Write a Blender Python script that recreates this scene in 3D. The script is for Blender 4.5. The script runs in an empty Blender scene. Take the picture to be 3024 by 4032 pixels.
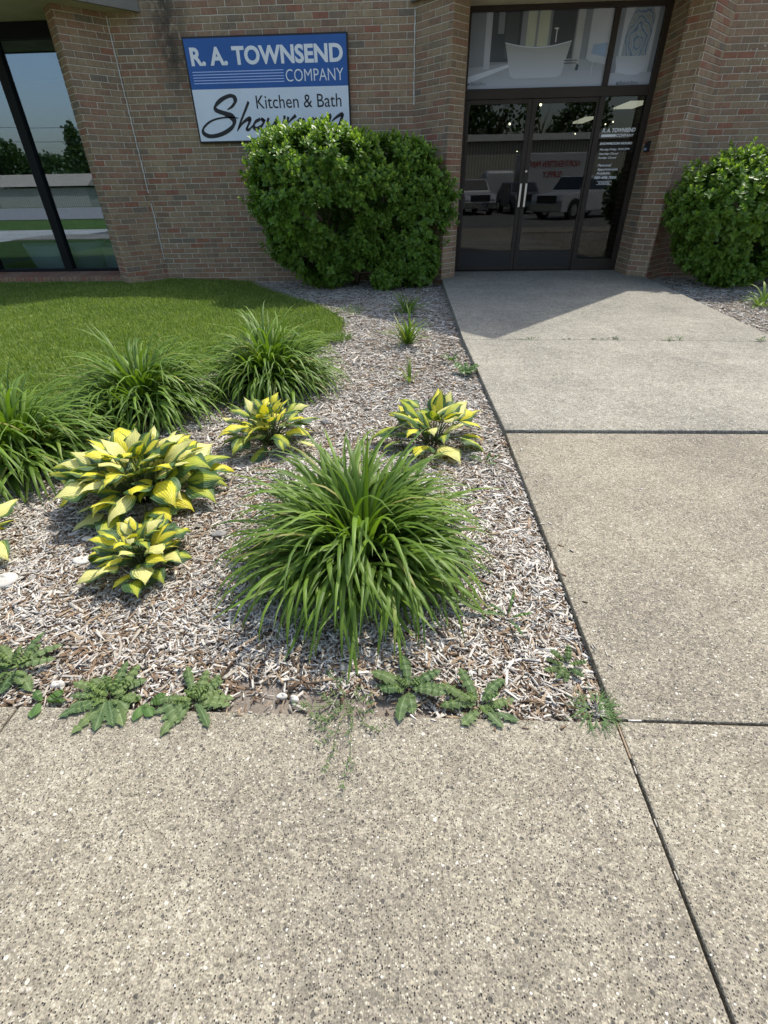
import bpy, math, random
import numpy as np
from mathutils import Vector, Matrix
R_ = math.radians
random.seed(7); rng = np.random.default_rng(7)
scene = bpy.context.scene
col = scene.collection

# ------------------------------------------------------------ camera, sky, sun
def unit(v): v = np.asarray(v, float); return v / np.linalg.norm(v)
cd = bpy.data.cameras.new('camera'); cam = bpy.data.objects.new('camera', cd); col.objects.link(cam)
cd.sensor_fit = 'HORIZONTAL'; cd.sensor_width = 36; cd.lens = 1895 / 3024 * 36
cd.clip_start = 0.05; cd.clip_end = 2000
_f = 1895.0
_up = unit([-53.0, -2814.0, -_f])
_v = np.array([100.0, -1276.0, _f]); _fw = unit(_v - _up * _v.dot(_up)); _rt = np.cross(_fw, _up)
if _rt[0] < 0: _rt = -_rt
_R = np.array([_rt, _fw, _up])                       # world = _R @ (right, down, forward)
m3 = np.column_stack([_R @ [1, 0, 0], _R @ [0, -1, 0], _R @ [0, 0, -1]])
cam.matrix_world = Matrix.Translation((0, 0, 1.31)) @ Matrix(m3.tolist()).to_4x4()
scene.camera = cam
SUN = Vector((1.39, 1.87, 4.3)).normalized()
w = bpy.data.worlds.new('World'); scene.world = w; w.use_nodes = True
wn = w.node_tree.nodes; sky = wn.new('ShaderNodeTexSky'); sky.sky_type = 'NISHITA'; sky.sun_disc = False
sky.sun_elevation = math.asin(SUN.z); sky.sun_rotation = math.atan2(SUN.x, SUN.y); sky.air_density = 1.3; sky.dust_density = 3.0
w.node_tree.links.new(sky.outputs[0], wn['Background'].inputs[0]); wn['Background'].inputs[1].default_value = 0.15
sl = bpy.data.lights.new('sun', 'SUN'); sl.energy = 3.05; sl.angle = R_(0.53); sl.color = (1, .95, .86)
so = bpy.data.objects.new('sun', sl); col.objects.link(so); so.rotation_euler = SUN.to_track_quat('Z', 'Y').to_euler(); so.location = (10, 14, 40)
scene.view_settings.view_transform = 'Standard'; scene.view_settings.look = 'None'; scene.view_settings.exposure = 0.62; scene.view_settings.gamma = 1
try:
    scene.cycles.max_bounces = 8; scene.cycles.transparent_max_bounces = 8
except Exception: pass

# ------------------------------------------------------------ object helpers
def tag(o, label=None, cat=None, group=None, kind=None):
    if label: o['label'] = label
    if cat: o['category'] = cat
    if group: o['group'] = group
    if kind: o['kind'] = kind
    return o
def empty(name, loc, label, cat, group=None):
    o = bpy.data.objects.new(name, None); col.objects.link(o); o.location = loc; o.empty_display_size = .1
    return tag(o, label, cat, group)
def link(name, me, mats, parent=None, loc=None):
    for m in (mats if isinstance(mats, (list, tuple)) else [mats]): me.materials.append(m)
    o = bpy.data.objects.new(name, me); col.objects.link(o)
    if loc is not None: o.location = loc
    if parent is not None:
        o.parent = parent
        if loc is None: o.location = -np.array(WL(parent))       # meshes are written in world coordinates
    return o
def WL(o):
    p = np.array(o.location)
    while o.parent is not None:
        o = o.parent; p = p + np.array(o.location)
    return p
class Buf:
    """collects vertices and faces of ONE mesh"""
    def __init__(s): s.V = []; s.F = []; s.n = 0; s.A = {}; s.M = []; s.smooth = False
    def add(s, V, F, mi=0, **at):
        V = np.asarray(V, float).reshape(-1, 3)
        s.V.append(V)
        for f in F: s.F.append(tuple(int(i) + s.n for i in f)); s.M.append(mi)
        for k in set(list(s.A) + list(at)):
            if k not in s.A: s.A[k] = [np.zeros(s.n)]
            a = at.get(k, 0.0); s.A[k].append(np.full(len(V), a, float) if np.isscalar(a) else np.asarray(a, float))
        s.n += len(V)
    def box(s, a, b, mi=0, **at):
        x0, y0, z0 = a; x1, y1, z1 = b
        s.add([(x0,y0,z0),(x1,y0,z0),(x1,y1,z0),(x0,y1,z0),(x0,y0,z1),(x1,y0,z1),(x1,y1,z1),(x0,y1,z1)],
              [(3,2,1,0),(4,5,6,7),(0,1,5,4),(1,2,6,5),(2,3,7,6),(3,0,4,7)], mi, **at)
    def prism(s, poly, z0, z1, mi=0, **at):
        n = len(poly)
        ar = sum(poly[i][0]*poly[(i+1)%n][1]-poly[(i+1)%n][0]*poly[i][1] for i in range(n))
        if ar < 0: poly = poly[::-1]
        V = [(p[0],p[1],z0) for p in poly] + [(p[0],p[1],z1) for p in poly]
        F = [tuple(range(n))[::-1], tuple(range(n,2*n))] + [(i,(i+1)%n,n+(i+1)%n,n+i) for i in range(n)]
        s.add(V, F, mi, **at)
    def tube(s, pts, rad, k=6, mi=0, **at):
        pts = np.asarray(pts, float); n = len(pts); rad = np.full(n, rad) if np.isscalar(rad) else np.asarray(rad)
        V = []
        for i in range(n):
            t = unit(pts[min(i+1,n-1)] - pts[max(i-1,0)]); a = np.cross(t, [0.13,0.21,1.0]); a = unit(a) if np.linalg.norm(a) > 1e-5 else np.array([1.,0,0]); b = np.cross(t, a)
            for j in range(k):
                th = 2*math.pi*j/k; V.append(pts[i] + rad[i]*(a*math.cos(th)+b*math.sin(th)))
        F = [(i*k+j, i*k+(j+1)%k, (i+1)*k+(j+1)%k, (i+1)*k+j) for i in range(n-1) for j in range(k)]
        F += [tuple(range(k))[::-1], tuple((n-1)*k+j for j in range(k))]
        s.add(V, F, mi, **at)
    def build(s, name, mats, parent=None, smooth=None):
        V = np.vstack(s.V); me = bpy.data.meshes.new(name); me.from_pydata(V.tolist(), [], s.F)
        for k, a in s.A.items():
            at = me.attributes.new(k, 'FLOAT', 'POINT'); at.data.foreach_set('value', np.concatenate(a).astype(np.float32))
        me.polygons.foreach_set('material_index', np.array(s.M, dtype=np.int32))
        if s.smooth if smooth is None else smooth: me.polygons.foreach_set('use_smooth', np.ones(len(s.F), dtype=bool))
        me.update(); return link(name, me, mats, parent)
def fast_mesh(name, V, F, mats, attrs=None, parent=None, smooth=False):
    """V (n,3), F (m,k) arrays"""
    me = bpy.data.meshes.new(name); V = np.asarray(V, np.float32); F = np.asarray(F, np.int32); m, k = F.shape
    me.vertices.add(len(V)); me.vertices.foreach_set('co', V.ravel())
    me.loops.add(m*k); me.loops.foreach_set('vertex_index', F.ravel())
    me.polygons.add(m); me.polygons.foreach_set('loop_start', np.arange(0, m*k, k, dtype=np.int32)); me.polygons.foreach_set('loop_total', np.full(m, k, dtype=np.int32))
    if smooth: me.polygons.foreach_set('use_smooth', np.ones(m, dtype=bool))
    me.update(calc_edges=True)
    for kk, a in (attrs or {}).items():
        at = me.attributes.new(kk, 'FLOAT', 'POINT'); at.data.foreach_set('value', np.asarray(a, np.float32))
    return link(name, me, mats, parent)
def bevel(o, wd, seg=2):
    m = o.modifiers.new('bevel', 'BEVEL'); m.width = wd; m.segments = seg; m.limit_method = 'ANGLE'; m.angle_limit = R_(40); return o

# ------------------------------------------------------------ material helpers
class MT:
    def __init__(s, name, rough=.8, spec=.3, color=None):
        s.m = bpy.data.materials.new(name); s.m.use_nodes = True; s.t = s.m.node_tree; s.N = s.t.nodes; s.p = s.N['Principled BSDF']
        s.p.inputs['Roughness'].default_value = rough; s.p.inputs['Specular IOR Level'].default_value = spec
        if color: s.p.inputs['Base Color'].default_value = (*color, 1)
    def n(s, typ, **kw):
        nd = s.N.new('ShaderNode' + typ)
        for k, v in kw.items(): setattr(nd, k, v)
        return nd
    def l(s, a, b): s.t.links.new(a, b)
    def obj(s): return s.n('TexCoord').outputs['Object']
    def mapping(s, vec, scale=(1,1,1), loc=(0,0,0), rot=(0,0,0)):
        m = s.n('Mapping'); s.l(vec, m.inputs[0]); m.inputs['Scale'].default_value = scale; m.inputs['Location'].default_value = loc; m.inputs['Rotation'].default_value = rot; return m.outputs[0]
    def noise(s, vec, scale, detail=3, rough=.5, dim='3D'):
        t = s.n('TexNoise', noise_dimensions=dim); t.inputs['Scale'].default_value = scale; t.inputs['Detail'].default_value = detail; t.inputs['Roughness'].default_value = rough
        if vec is not None: s.l(vec, t.inputs['Vector'])
        return t.outputs['Fac']
    def voro(s, vec, scale, feat='F1', rand=1):
        t = s.n('TexVoronoi', feature=feat); t.inputs['Scale'].default_value = scale; t.inputs['Randomness'].default_value = rand
        s.l(vec, t.inputs['Vector']); return t
    def attr(s, name): return s.n('Attribute', attribute_name=name).outputs['Fac']
    def math(s, op, a, b=0., c=0., clamp=False):
        nd = s.n('Math', operation=op); nd.use_clamp = clamp
        for i, v in enumerate((a, b, c)):
            if hasattr(v, 'is_output'): s.l(v, nd.inputs[i])
            else: nd.inputs[i].default_value = v
        return nd.outputs[0]
    def ramp(s, fac, stops, interp='LINEAR'):
        r = s.n('ValToRGB'); r.color_ramp.interpolation = interp; e = r.color_ramp.elements
        while len(e) < len(stops): e.new(1)
        for i, (p, c) in enumerate(stops): e[i].position = p; e[i].color = (*(c if hasattr(c, '__len__') else (c,c,c)), 1)
        s.l(fac, r.inputs[0]); return r.outputs[0]
    def mix(s, fac, a, b, mode='MIX'):
        nd = s.n('Mix', data_type='RGBA', blend_type=mode)
        for i, v in ((0, fac), (6, a), (7, b)):
            if hasattr(v, 'is_output'): s.l(v, nd.inputs[i])
            elif i == 0: nd.inputs[0].default_value = v
            else: nd.inputs[i].default_value = (*v, 1)
        return nd.outputs[2]
    def col(s, c): s.l(c, s.p.inputs['Base Color']); return s
    def bump(s, h, strength=.5, dist=.002):
        b = s.n('Bump'); b.inputs['Strength'].default_value = strength; b.inputs['Distance'].default_value = dist; s.l(h, b.inputs['Height'])
        s.l(b.outputs[0], s.p.inputs['Normal']); return s
    def translucent(s, colr, fac):
        tr = s.n('BsdfTranslucent'); mx = s.n('MixShader'); mx.inputs[0].default_value = fac
        if hasattr(colr, 'is_output'): s.l(colr, tr.inputs[0])
        else: tr.inputs[0].default_value = (*colr, 1)
        s.l(s.p.outputs[0], mx.inputs[1]); s.l(tr.outputs[0], mx.inputs[2]); s.l(mx.outputs[0], s.N['Material Output'].inputs[0]); return s

def simple(name, color, rough=.6, spec=.4, metal=0, var=.12, vscale=8):
    t = MT(name, rough, spec); o = t.obj(); f = t.noise(o, vscale, 4)
    c = t.ramp(f, [(.3, tuple(x*(1-var) for x in color)), (.7, tuple(min(1, x*(1+var)) for x in color))]); t.col(c)
    t.p.inputs['Metallic'].default_value = metal; return t.m

def aggregate(name, tint, patch, mott):
    t = MT(name, .85, .25); o = t.obj()
    big = t.noise(o, 1.3, 4, .6); med = t.noise(o, 9, 4, .6)
    v1 = t.voro(o, 215); r1 = t.n('SeparateColor'); t.l(v1.outputs['Color'], r1.inputs[0])
    c1 = t.ramp(r1.outputs[0], [(0, (.035,.035,.04)), (.09, (.10,.085,.075)), (.19, (.22,.19,.155)), (.34, (.30,.265,.215)), (.56, (.40,.36,.295)), (.78, (.55,.51,.43)), (.93, (.82,.78,.68))], 'CONSTANT')
    paste = t.ramp(med, [(.3, (.37,.335,.275)), (.7, (.50,.46,.385))])
    inside = t.math('LESS_THAN', v1.outputs['Distance'], .42)
    c = t.mix(inside, paste, c1)
    v2 = t.voro(t.mapping(o, loc=(3.1,1.7,.3)), 88); r2 = t.n('SeparateColor'); t.l(v2.outputs['Color'], r2.inputs[0])
    isb = t.math('MULTIPLY', t.math('GREATER_THAN', r2.outputs[1], .88), t.math('LESS_THAN', v2.outputs['Distance'], .42))
    c2 = t.ramp(r2.outputs[0], [(0, (.16,.15,.14)), (.25, (.30,.27,.235)), (.5, (.45,.42,.36)), (.75, (.56,.51,.46)), (.92, (.80,.78,.72))], 'CONSTANT')
    c = t.mix(isb, c, c2)
    v3 = t.voro(t.mapping(o, loc=(7.1,2.7,.9)), 300); r3 = t.n('SeparateColor'); t.l(v3.outputs['Color'], r3.inputs[0])
    c = t.mix(.35, c, t.ramp(r3.outputs[2], [(.1, (.2,.2,.2)), (.9, (.82,.82,.82))]), 'OVERLAY')
    v5 = t.voro(t.mapping(o, loc=(1.1,5.2,.4), scale=(1,1.25,1)), 135); r5 = t.n('SeparateColor'); t.l(v5.outputs['Color'], r5.inputs[0]); c = t.mix(.46, c, t.ramp(r5.outputs[0], [(.0, (.20,.20,.205)), (.45, (.47,.47,.46)), (.75, (.56,.555,.54)), (1, (.92,.91,.86))]), 'OVERLAY')
    wh = t.math('MULTIPLY', t.math('GREATER_THAN', r5.outputs[1], .985), t.math('LESS_THAN', v5.outputs['Distance'], .40)); c = t.mix(wh, c, (.95,.94,.90))
    if mott:
        v4 = t.noise(o, 42, 3, .7); c = t.mix(mott, c, t.ramp(v4, [(.38, (.25,.25,.26)), (.62, (.78,.77,.74))]), 'OVERLAY')
    c = t.mix(patch, c, t.ramp(big, [(.3, (.36,.36,.37)), (.7, (.62,.61,.58))]), 'OVERLAY')
    c = t.mix(1.0, c, tint, 'MULTIPLY'); t.col(c)
    h = t.math('SUBTRACT', 1.0, v1.outputs['Distance']); t.bump(h, .55, .003); return t.m

M = {}
M['agg'] = aggregate('exposed_aggregate', (.592,.590,.562), .8, .22)
M['agg_grey'] = aggregate('grey_concrete', (.63,.66,.675), .7, .38)
# bricks: per brick colour from attribute rnd
def brick_mat():
    t = MT('brick', .88, .2); o = t.obj(); r = t.attr('rnd')
    c = t.ramp(r, [(0, (.165,.115,.075)), (.08, (.155,.120,.083)), (.15, (.215,.160,.098)), (.34, (.240,.180,.112)), (.50, (.205,.130,.082)), (.66, (.215,.112,.070)), (.78, (.235,.150,.094)), (.89, (.215,.075,.045)), (.94, (.160,.095,.064)), (.975,(.11,.098,.080))], 'CONSTANT')
    n1 = t.noise(o, 26, 5, .65); n2 = t.noise(o, 160, 3, .6); n3 = t.noise(o, .9, 4, .6)
    c = t.mix(.16, c, (.205,.160,.122)); c = t.mix(.65, c, t.ramp(n1, [(.3, (.30,.30,.31)), (.7, (.72,.70,.67))]), 'OVERLAY')
    c = t.mix(.5, c, t.ramp(n2, [(.3, (.36,.36,.36)), (.7, (.64,.64,.64))]), 'OVERLAY')
    c = t.mix(.22, c, t.ramp(n3, [(.35, (.14,.12,.10)), (.65, (.27,.21,.14))]))
    n4 = t.noise(t.mapping(o, scale=(5,5,.7)), 1.0, 5, .65); c = t.mix(.30, c, t.ramp(n4, [(.32, (.30,.30,.31)), (.68, (.66,.64,.60))]), 'OVERLAY')
    # black streak stain left of the sign
    st = stain(t, o); c = t.mix(st, c, (.035,.033,.030)); t.col(t.mix(1.0, c, (1.42,1.36,1.34), 'MULTIPLY'))
    t.bump(t.math('ADD', n2, t.math('MULTIPLY', n1, 1.5)), .6, .0025); return t.m
def stain(t, o):
    sp = t.n('SeparateXYZ'); t.l(o, sp.inputs[0])
    dx = t.math('ABSOLUTE', t.math('ADD', sp.outputs[0], 3.52))
    a = t.math('SUBTRACT', 1.0, t.math('DIVIDE', dx, .46), clamp=True)
    b = t.math('MULTIPLY', t.math('SUBTRACT', sp.outputs[2], 2.3), 1.6, clamp=True)
    cc = t.math('LESS_THAN', sp.outputs[0], -2.9)
    nz = t.math('SUBTRACT', t.noise(t.mapping(o, scale=(9,9,5)), 1.0, 6, .75), .42)
    base = t.math('MULTIPLY', t.math('MULTIPLY', a, b), t.math('MULTIPLY', t.math('ADD', nz, .06), 7.0, clamp=True), clamp=True)
    nz2 = t.math('MULTIPLY', t.math('SUBTRACT', t.noise(t.mapping(o, scale=(3,3,1.2)), 1.0, 6, .7), .60), 4, clamp=True)
    return t.math('MULTIPLY', t.math('MAXIMUM', base, t.math('MULTIPLY', nz2, .5)), .88)
M['brick'] = brick_mat()
def mortar_mat():
    t = MT('mortar', .95, .1); o = t.obj(); n = t.noise(o, 60, 4); n3 = t.noise(o, 1.1, 3)
    c = t.ramp(n, [(.3, (.60,.54,.45)), (.7, (.74,.68,.58))]); c = t.mix(t.math('MULTIPLY', n3, .5), c, (.33,.28,.21))
    c = t.mix(stain(t, o), c, (.04,.038,.034)); t.col(c); t.bump(n, .5, .002); return t.m
M['mortar'] = mortar_mat()
M['soffit'] = simple('soffit_stucco', (.52,.47,.33), .9, .1, var=.25, vscale=1.6)
M['fascia'] = simple('fascia_panel', (.17,.155,.13), .6, .3, var=.08)
M['bronze'] = simple('bronze_aluminium', (.036,.026,.020), .5, .3, metal=0, var=.15, vscale=3)
M['black_al'] = simple('black_aluminium', (.007,.007,.008), .6, .2, var=.2, vscale=3)
M['kick'] = simple('kick_panel', (.013,.012,.012), .5, .5, var=.2, vscale=2)
M['steel'] = simple('brushed_steel', (.62,.60,.56), .32, .5, metal=.85, var=.08)
M['caulk'] = simple('white_caulk', (.66,.66,.62), .7, .3)
M['white'] = simple('white_vinyl', (.80,.81,.83), .5, .4, var=.03)
M['blue'] = simple('sign_blue', (.022,.105,.36), .45, .4, var=.06, vscale=3)
M['signwhite'] = simple('sign_white', (.70,.75,.83), .45, .4, var=.03, vscale=3)
M['lines'] = simple('sign_line_blue', (.45,.55,.88), .45, .4, var=.03)
M['ink'] = simple('sign_ink', (.012,.012,.016), .45, .4, var=.05)
M['dark'] = simple('interior_dark', (.10,.10,.10), .8, .2)
M['intfloor'] = simple('interior_floor', (.16,.14,.12), .5, .3)
M['tub'] = simple('white_acrylic', (.80,.82,.84), .2, .5, var=.02)
def glass(name, refl, tint, gc=(.93,.97,1)):
    t = MT(name); g = t.n('BsdfGlossy'); g.inputs['Roughness'].default_value = .004; g.inputs[0].default_value = (*gc,1)
    tr = t.n('BsdfTransparent'); tr.inputs[0].default_value = (*tint, 1)
    lw = t.n('LayerWeight'); lw.inputs[0].default_value = .25
    f = t.math('ADD', t.math('MULTIPLY', lw.outputs['Fresnel'], .8), refl, clamp=True)
    mx = t.n('MixShader'); t.l(f, mx.inputs[0]); t.l(tr.outputs[0], mx.inputs[1]); t.l(g.outputs[0], mx.inputs[2]); t.l(mx.outputs[0], t.N['Material Output'].inputs[0]); return t.m
M['glass_door'] = glass('tinted_door_glass', .035, (.35,.37,.36))
M['glass_win'] = glass('reflective_window_glass', .19, (.70,.74,.78), (.66,.80,.98))
def emit(name, c, s):
    t = MT(name); t.p.inputs['Emission Color'].default_value = (*c, 1); t.p.inputs['Emission Strength'].default_value = s; return t.m
M['bulb'] = emit('lit_bulb', (1,.88,.62), 14); M['lightpanel'] = emit('lit_ceiling_panel', (1,.93,.75), 1.6)

def chips_mat():
    t = MT('wood_chips', .9, .15); o = t.obj(); r = t.attr('rnd')
    c = t.ramp(r, [(0, (.085,.06,.042)), (.05, (.19,.13,.085)), (.14, (.31,.235,.16)), (.24, (.35,.32,.275)), (.36, (.47,.435,.38)), (.56, (.53,.50,.45)), (.80, (.585,.56,.515)), (.96, (.29,.285,.275))], 'CONSTANT')
    n1 = t.noise(o, 120, 4, .6); c = t.mix(.6, c, t.ramp(n1, [(.3, (.34,.33,.32)), (.7, (.68,.68,.68))]), 'OVERLAY'); t.col(c)
    t.bump(n1, .4, .001); return t.m
M['chips'] = chips_mat()
def soil():
    t = MT('soil', .95, .1); o = t.obj(); n = t.noise(o, 30, 6, .7); n2 = t.noise(o, 220, 3)
    c = t.ramp(n, [(.3, (.13,.11,.09)), (.6, (.235,.205,.172)), (.8, (.36,.33,.285))]); c = t.mix(.5, c, t.ramp(n2, [(.3, (.3,.3,.3)), (.7, (.7,.7,.7))]), 'OVERLAY')
    t.col(c); t.bump(n2, .7, .004); return t.m
M['soil'] = soil()
def grass_mat(name, a, b, cdry):
    t = MT(name, .5, .35); o = t.obj(); r = t.attr('rnd'); big = t.noise(o, 1.1, 3); cl_ = t.noise(o, 16, 3, .6)
    c = t.ramp(t.math('ADD', t.math('ADD', t.math('MULTIPLY', r, .55), t.math('MULTIPLY', big, .25)), t.math('MULTIPLY', cl_, .35)), [(.25, a), (.58, b), (.86, cdry)])
    t.col(c); t.translucent(t.mix(1.0, c, (1.5,1.6,.6), 'MULTIPLY'), .3); return t.m
M['grass'] = grass_mat('lawn_grass', (.080,.140,.018), (.150,.230,.034), (.34,.40,.10))
M['turf'] = simple('turf_soil', (.040,.070,.016), .95, .1, var=.3)
def blade_mat(name, a, b):
    t = MT(name, .46, .32); o = t.obj(); r = t.attr('rnd'); u = t.attr('u')
    c = t.ramp(r, [(.0, a), (.75, b), (.955, tuple(x*1.25 for x in b)), (.985, (.30,.27,.09))])
    st = t.math('ABSOLUTE', u); c = t.mix(t.math('MULTIPLY', t.math('LESS_THAN', st, .12), .3), c, (.16,.26,.06))
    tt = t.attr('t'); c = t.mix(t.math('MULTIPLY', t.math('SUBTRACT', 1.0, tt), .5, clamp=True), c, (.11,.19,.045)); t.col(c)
    t.translucent(t.mix(1.0, c, (1.6,1.7,.5), 'MULTIPLY'), .28); return t.m
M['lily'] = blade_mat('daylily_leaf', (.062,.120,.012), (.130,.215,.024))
M['lily_y'] = blade_mat('yellow_green_leaf', (.12,.19,.03), (.22,.30,.06))
def leaf_mat(name, a, b, tip, tr=.3, rough=.4, rib=.2):
    t = MT(name, rough, .4); r = t.attr('rnd'); u = t.attr('u'); k = t.attr('tip')
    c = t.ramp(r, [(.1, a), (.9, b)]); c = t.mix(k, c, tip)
    c = t.mix(t.math('MULTIPLY', t.math('LESS_THAN', t.math('ABSOLUTE', u), .14), rib), c, (.26,.34,.17)); t.col(c)
    t.translucent(t.mix(1.0, c, (1.5,1.7,.5), 'MULTIPLY'), tr); return t.m
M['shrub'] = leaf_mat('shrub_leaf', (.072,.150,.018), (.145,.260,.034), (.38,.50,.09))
M['thistle'] = leaf_mat('thistle_leaf', (.062,.112,.036), (.120,.170,.055), (.13,.20,.04), .2, .6, .38)
M['weed'] = leaf_mat('weed_leaf', (.06,.12,.03), (.09,.17,.04), (.14,.2,.05), .25)
M['tree'] = leaf_mat('tree_leaf', (.03,.06,.015), (.055,.10,.022), (.1,.15,.04), .25)
M['stem'] = simple('woody_stem', (.10,.075,.05), .9, .1, var=.3, vscale=40)
M['wiry'] = simple('weed_stem', (.10,.13,.05), .7, .2)
def hosta_mat(name, yel, pale, thr):
    t = MT(name, .42, .4); u = t.attr('u'); v = t.attr('t'); i = t.attr('rnd')
    cx = t.n('CombineXYZ'); t.l(t.math('MULTIPLY', u, 7.0), cx.inputs[0]); t.l(t.math('MULTIPLY', v, 2.2), cx.inputs[1]); t.l(t.math('MULTIPLY', i, 37.0), cx.inputs[2])
    nz = t.noise(cx.outputs[0], 1.0, 3, .65)
    au = t.math('ABSOLUTE', u)
    edge = t.math('SUBTRACT', t.math('ADD', t.math('ADD', thr, t.math('MULTIPLY', t.math('SUBTRACT', nz, .5), 1.1)), t.math('MULTIPLY', t.math('SUBTRACT', i, .5), .55)), au)
    edge = t.math('ADD', edge, t.math('MULTIPLY', t.math('SUBTRACT', v, .62), 1.0, clamp=True))
    edge = t.math('ADD', edge, t.math('MULTIPLY', t.math('GREATER_THAN', v, 2.0), .9))
    msk = t.math('MULTIPLY', edge, 10.0, clamp=True)
    ycol = t.mix(t.math('GREATER_THAN', i, .68), t.mix(t.math('LESS_THAN', i, .3), yel, (.45,.50,.06)), pale)
    halo = t.math('MULTIPLY', t.math('ADD', edge, .16), 9.0, clamp=True)
    grn = t.mix(i, (.045,.105,.040), (.090,.165,.075))
    c = t.mix(halo, grn, (.14,.23,.035)); c = t.mix(msk, c, ycol)
    vein = t.math('SINE', t.math('MULTIPLY', u, 34.0)); c = t.mix(t.math('MULTIPLY', t.math('ADD', vein, 1.0), .10), c, (.10,.12,.02)); t.col(c)
    puck = t.noise(cx.outputs[0], 3.5, 2); t.bump(t.math('ADD', t.math('MULTIPLY', vein, .5), t.math('MULTIPLY', puck, 1.2)), .6, .0025)
    t.translucent(t.mix(1.0, c, (1.15,1.2,.5), 'MULTIPLY'), .25); return t.m
M['hosta'] = hosta_mat('hosta_leaf', (.78,.70,.06), (.80,.76,.28), .60)
M['stone'] = simple('limestone', (.55,.52,.46), .8, .3, var=.2, vscale=30)
M['stone_g'] = simple('grey_stone', (.24,.235,.22), .8, .3, var=.25, vscale=30)
M['asphalt'] = simple('parking_asphalt', (.14,.135,.125), .9, .2, var=.2, vscale=2)
M['concrete'] = simple('street_concrete', (.25,.24,.22), .9, .2, var=.1, vscale=1)
M['field'] = simple('far_lawn', (.07,.12,.025), .95, .1, var=.25, vscale=1.5)
M['edging'] = simple('plastic_edging', (.03,.03,.028), .6, .3)
def corrug():
    t = MT('ribbed_metal_siding', .6, .3); o = t.obj(); wv = t.n('TexWave', wave_type='BANDS', bands_direction='X'); wv.inputs['Scale'].default_value = 1.2; wv.inputs['Distortion'].default_value = .3; t.l(o, wv.inputs[0])
    t.col(t.ramp(wv.outputs['Fac'], [(.1, (.22,.21,.17)), (.5, (.42,.40,.33))])); return t.m
M['siding'] = corrug(); M['roofedge'] = simple('roof_edge', (.60,.60,.57), .6, .3); M['redpaint'] = simple('red_letters', (.30,.02,.02), .5, .3)
M['carwhite'] = simple('silver_car_paint', (.42,.43,.44), .3, .6, var=.03); M['carblack'] = simple('black_trim', (.015,.015,.017), .35, .5)
M['tyre'] = simple('tyre_rubber', (.02,.02,.02), .85, .2); M['chrome'] = simple('chrome', (.75,.75,.76), .12, .5, metal=1, var=.02); M['carglass'] = simple('car_glass', (.02,.025,.03), .06, .7)
M['lamp'] = simple('headlight_lens', (.75,.77,.8), .1, .7, var=.02); M['carblue'] = simple('dark_car_paint', (.06,.07,.09), .3, .6)
M['brown_wood'] = simple('pole_wood', (.12,.09,.06), .9, .1)

# ------------------------------------------------------------ terrain
def smooth(a, b, x): t = np.clip((x-a)/(b-a), 0, 1); return t*t*(3-2*t)
LAWN = [(-3.9,.87),(-3.6,1.3),(-3.25,2.0),(-2.95,2.75),(-2.5,3.45),(-1.9,4.0),(-1.25,4.5),(-.88,5.0),(-.76,5.6),(-.78,6.1),(-.95,6.7),(-1.3,7.35),(-1.85,8.05),(-2.45,8.8),(-2.95,9.6)]
def lawn_x(y):                                       # right edge of the lawn at depth y
    L = np.array(LAWN); return np.interp(y, L[:,1], L[:,0])
def inlawn(x, y): return (x < lawn_x(y)) & (y > .87)
def hz(x, y):
    x = np.asarray(x, float); y = np.asarray(y, float)
    z = -.030 - .055*smooth(4.0, 8.0, y)*(x < 2.2) - .03*smooth(3.0, 7.0, y)*(x > 2.2)
    z = z + .055*smooth(-2.6, -4.2, x)*smooth(3.5, 8, y)
    z = z + .035*np.exp(-((x+.25)**2+(y-1.9)**2)/.9)*smooth(.88, 1.4, y)*smooth(.62, .3, x)*(x < 2) 
    z = z + .006*np.sin(x*7.3+y*2.1)*np.sin(y*6.1-x*1.7)
    return z
def grid(name, xs, ys, zf, mat, kind='structure', keep=None):
    X, Y = np.meshgrid(xs, ys); Z = zf(X, Y); V = np.column_stack([X.ravel(), Y.ravel(), Z.ravel()]); nx = len(xs); ny = len(ys)
    I, J = np.meshgrid(np.arange(nx-1), np.arange(ny-1)); a = (J*nx+I).ravel(); F = np.column_stack([a, a+1, a+nx+1, a+nx])
    if keep is not None: c = V[F].mean(1); F = F[keep(c[:,0], c[:,1])]
    o = fast_mesh(name, V, F, mat, smooth=True); tag(o, kind=kind); return o
b = Buf(); b.add([(-400,-400,-.20),(400,-400,-.20),(400,400,-.20),(-400,400,-.20)], [(0,1,2,3)]); tag(b.build('ground', M['field']), kind='structure')
grid('mulch_bed', np.linspace(-4.2,.66,120), np.linspace(.862,9.9,200), lambda x,y: hz(x,y)-.012, M['soil'], keep=lambda x,y: ~inlawn(x+.06,y))
grid('mulch_bed', np.linspace(3.40,12,140), np.linspace(.862,9.9,120), lambda x,y: hz(x,y)-.012, M['soil'])
grid('lawn', np.linspace(-14,-.7,160), np.linspace(.862,10.2,160), lambda x,y: hz(x,y)+.004, M['turf'], keep=lambda x,y: inlawn(x,y))

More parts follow.
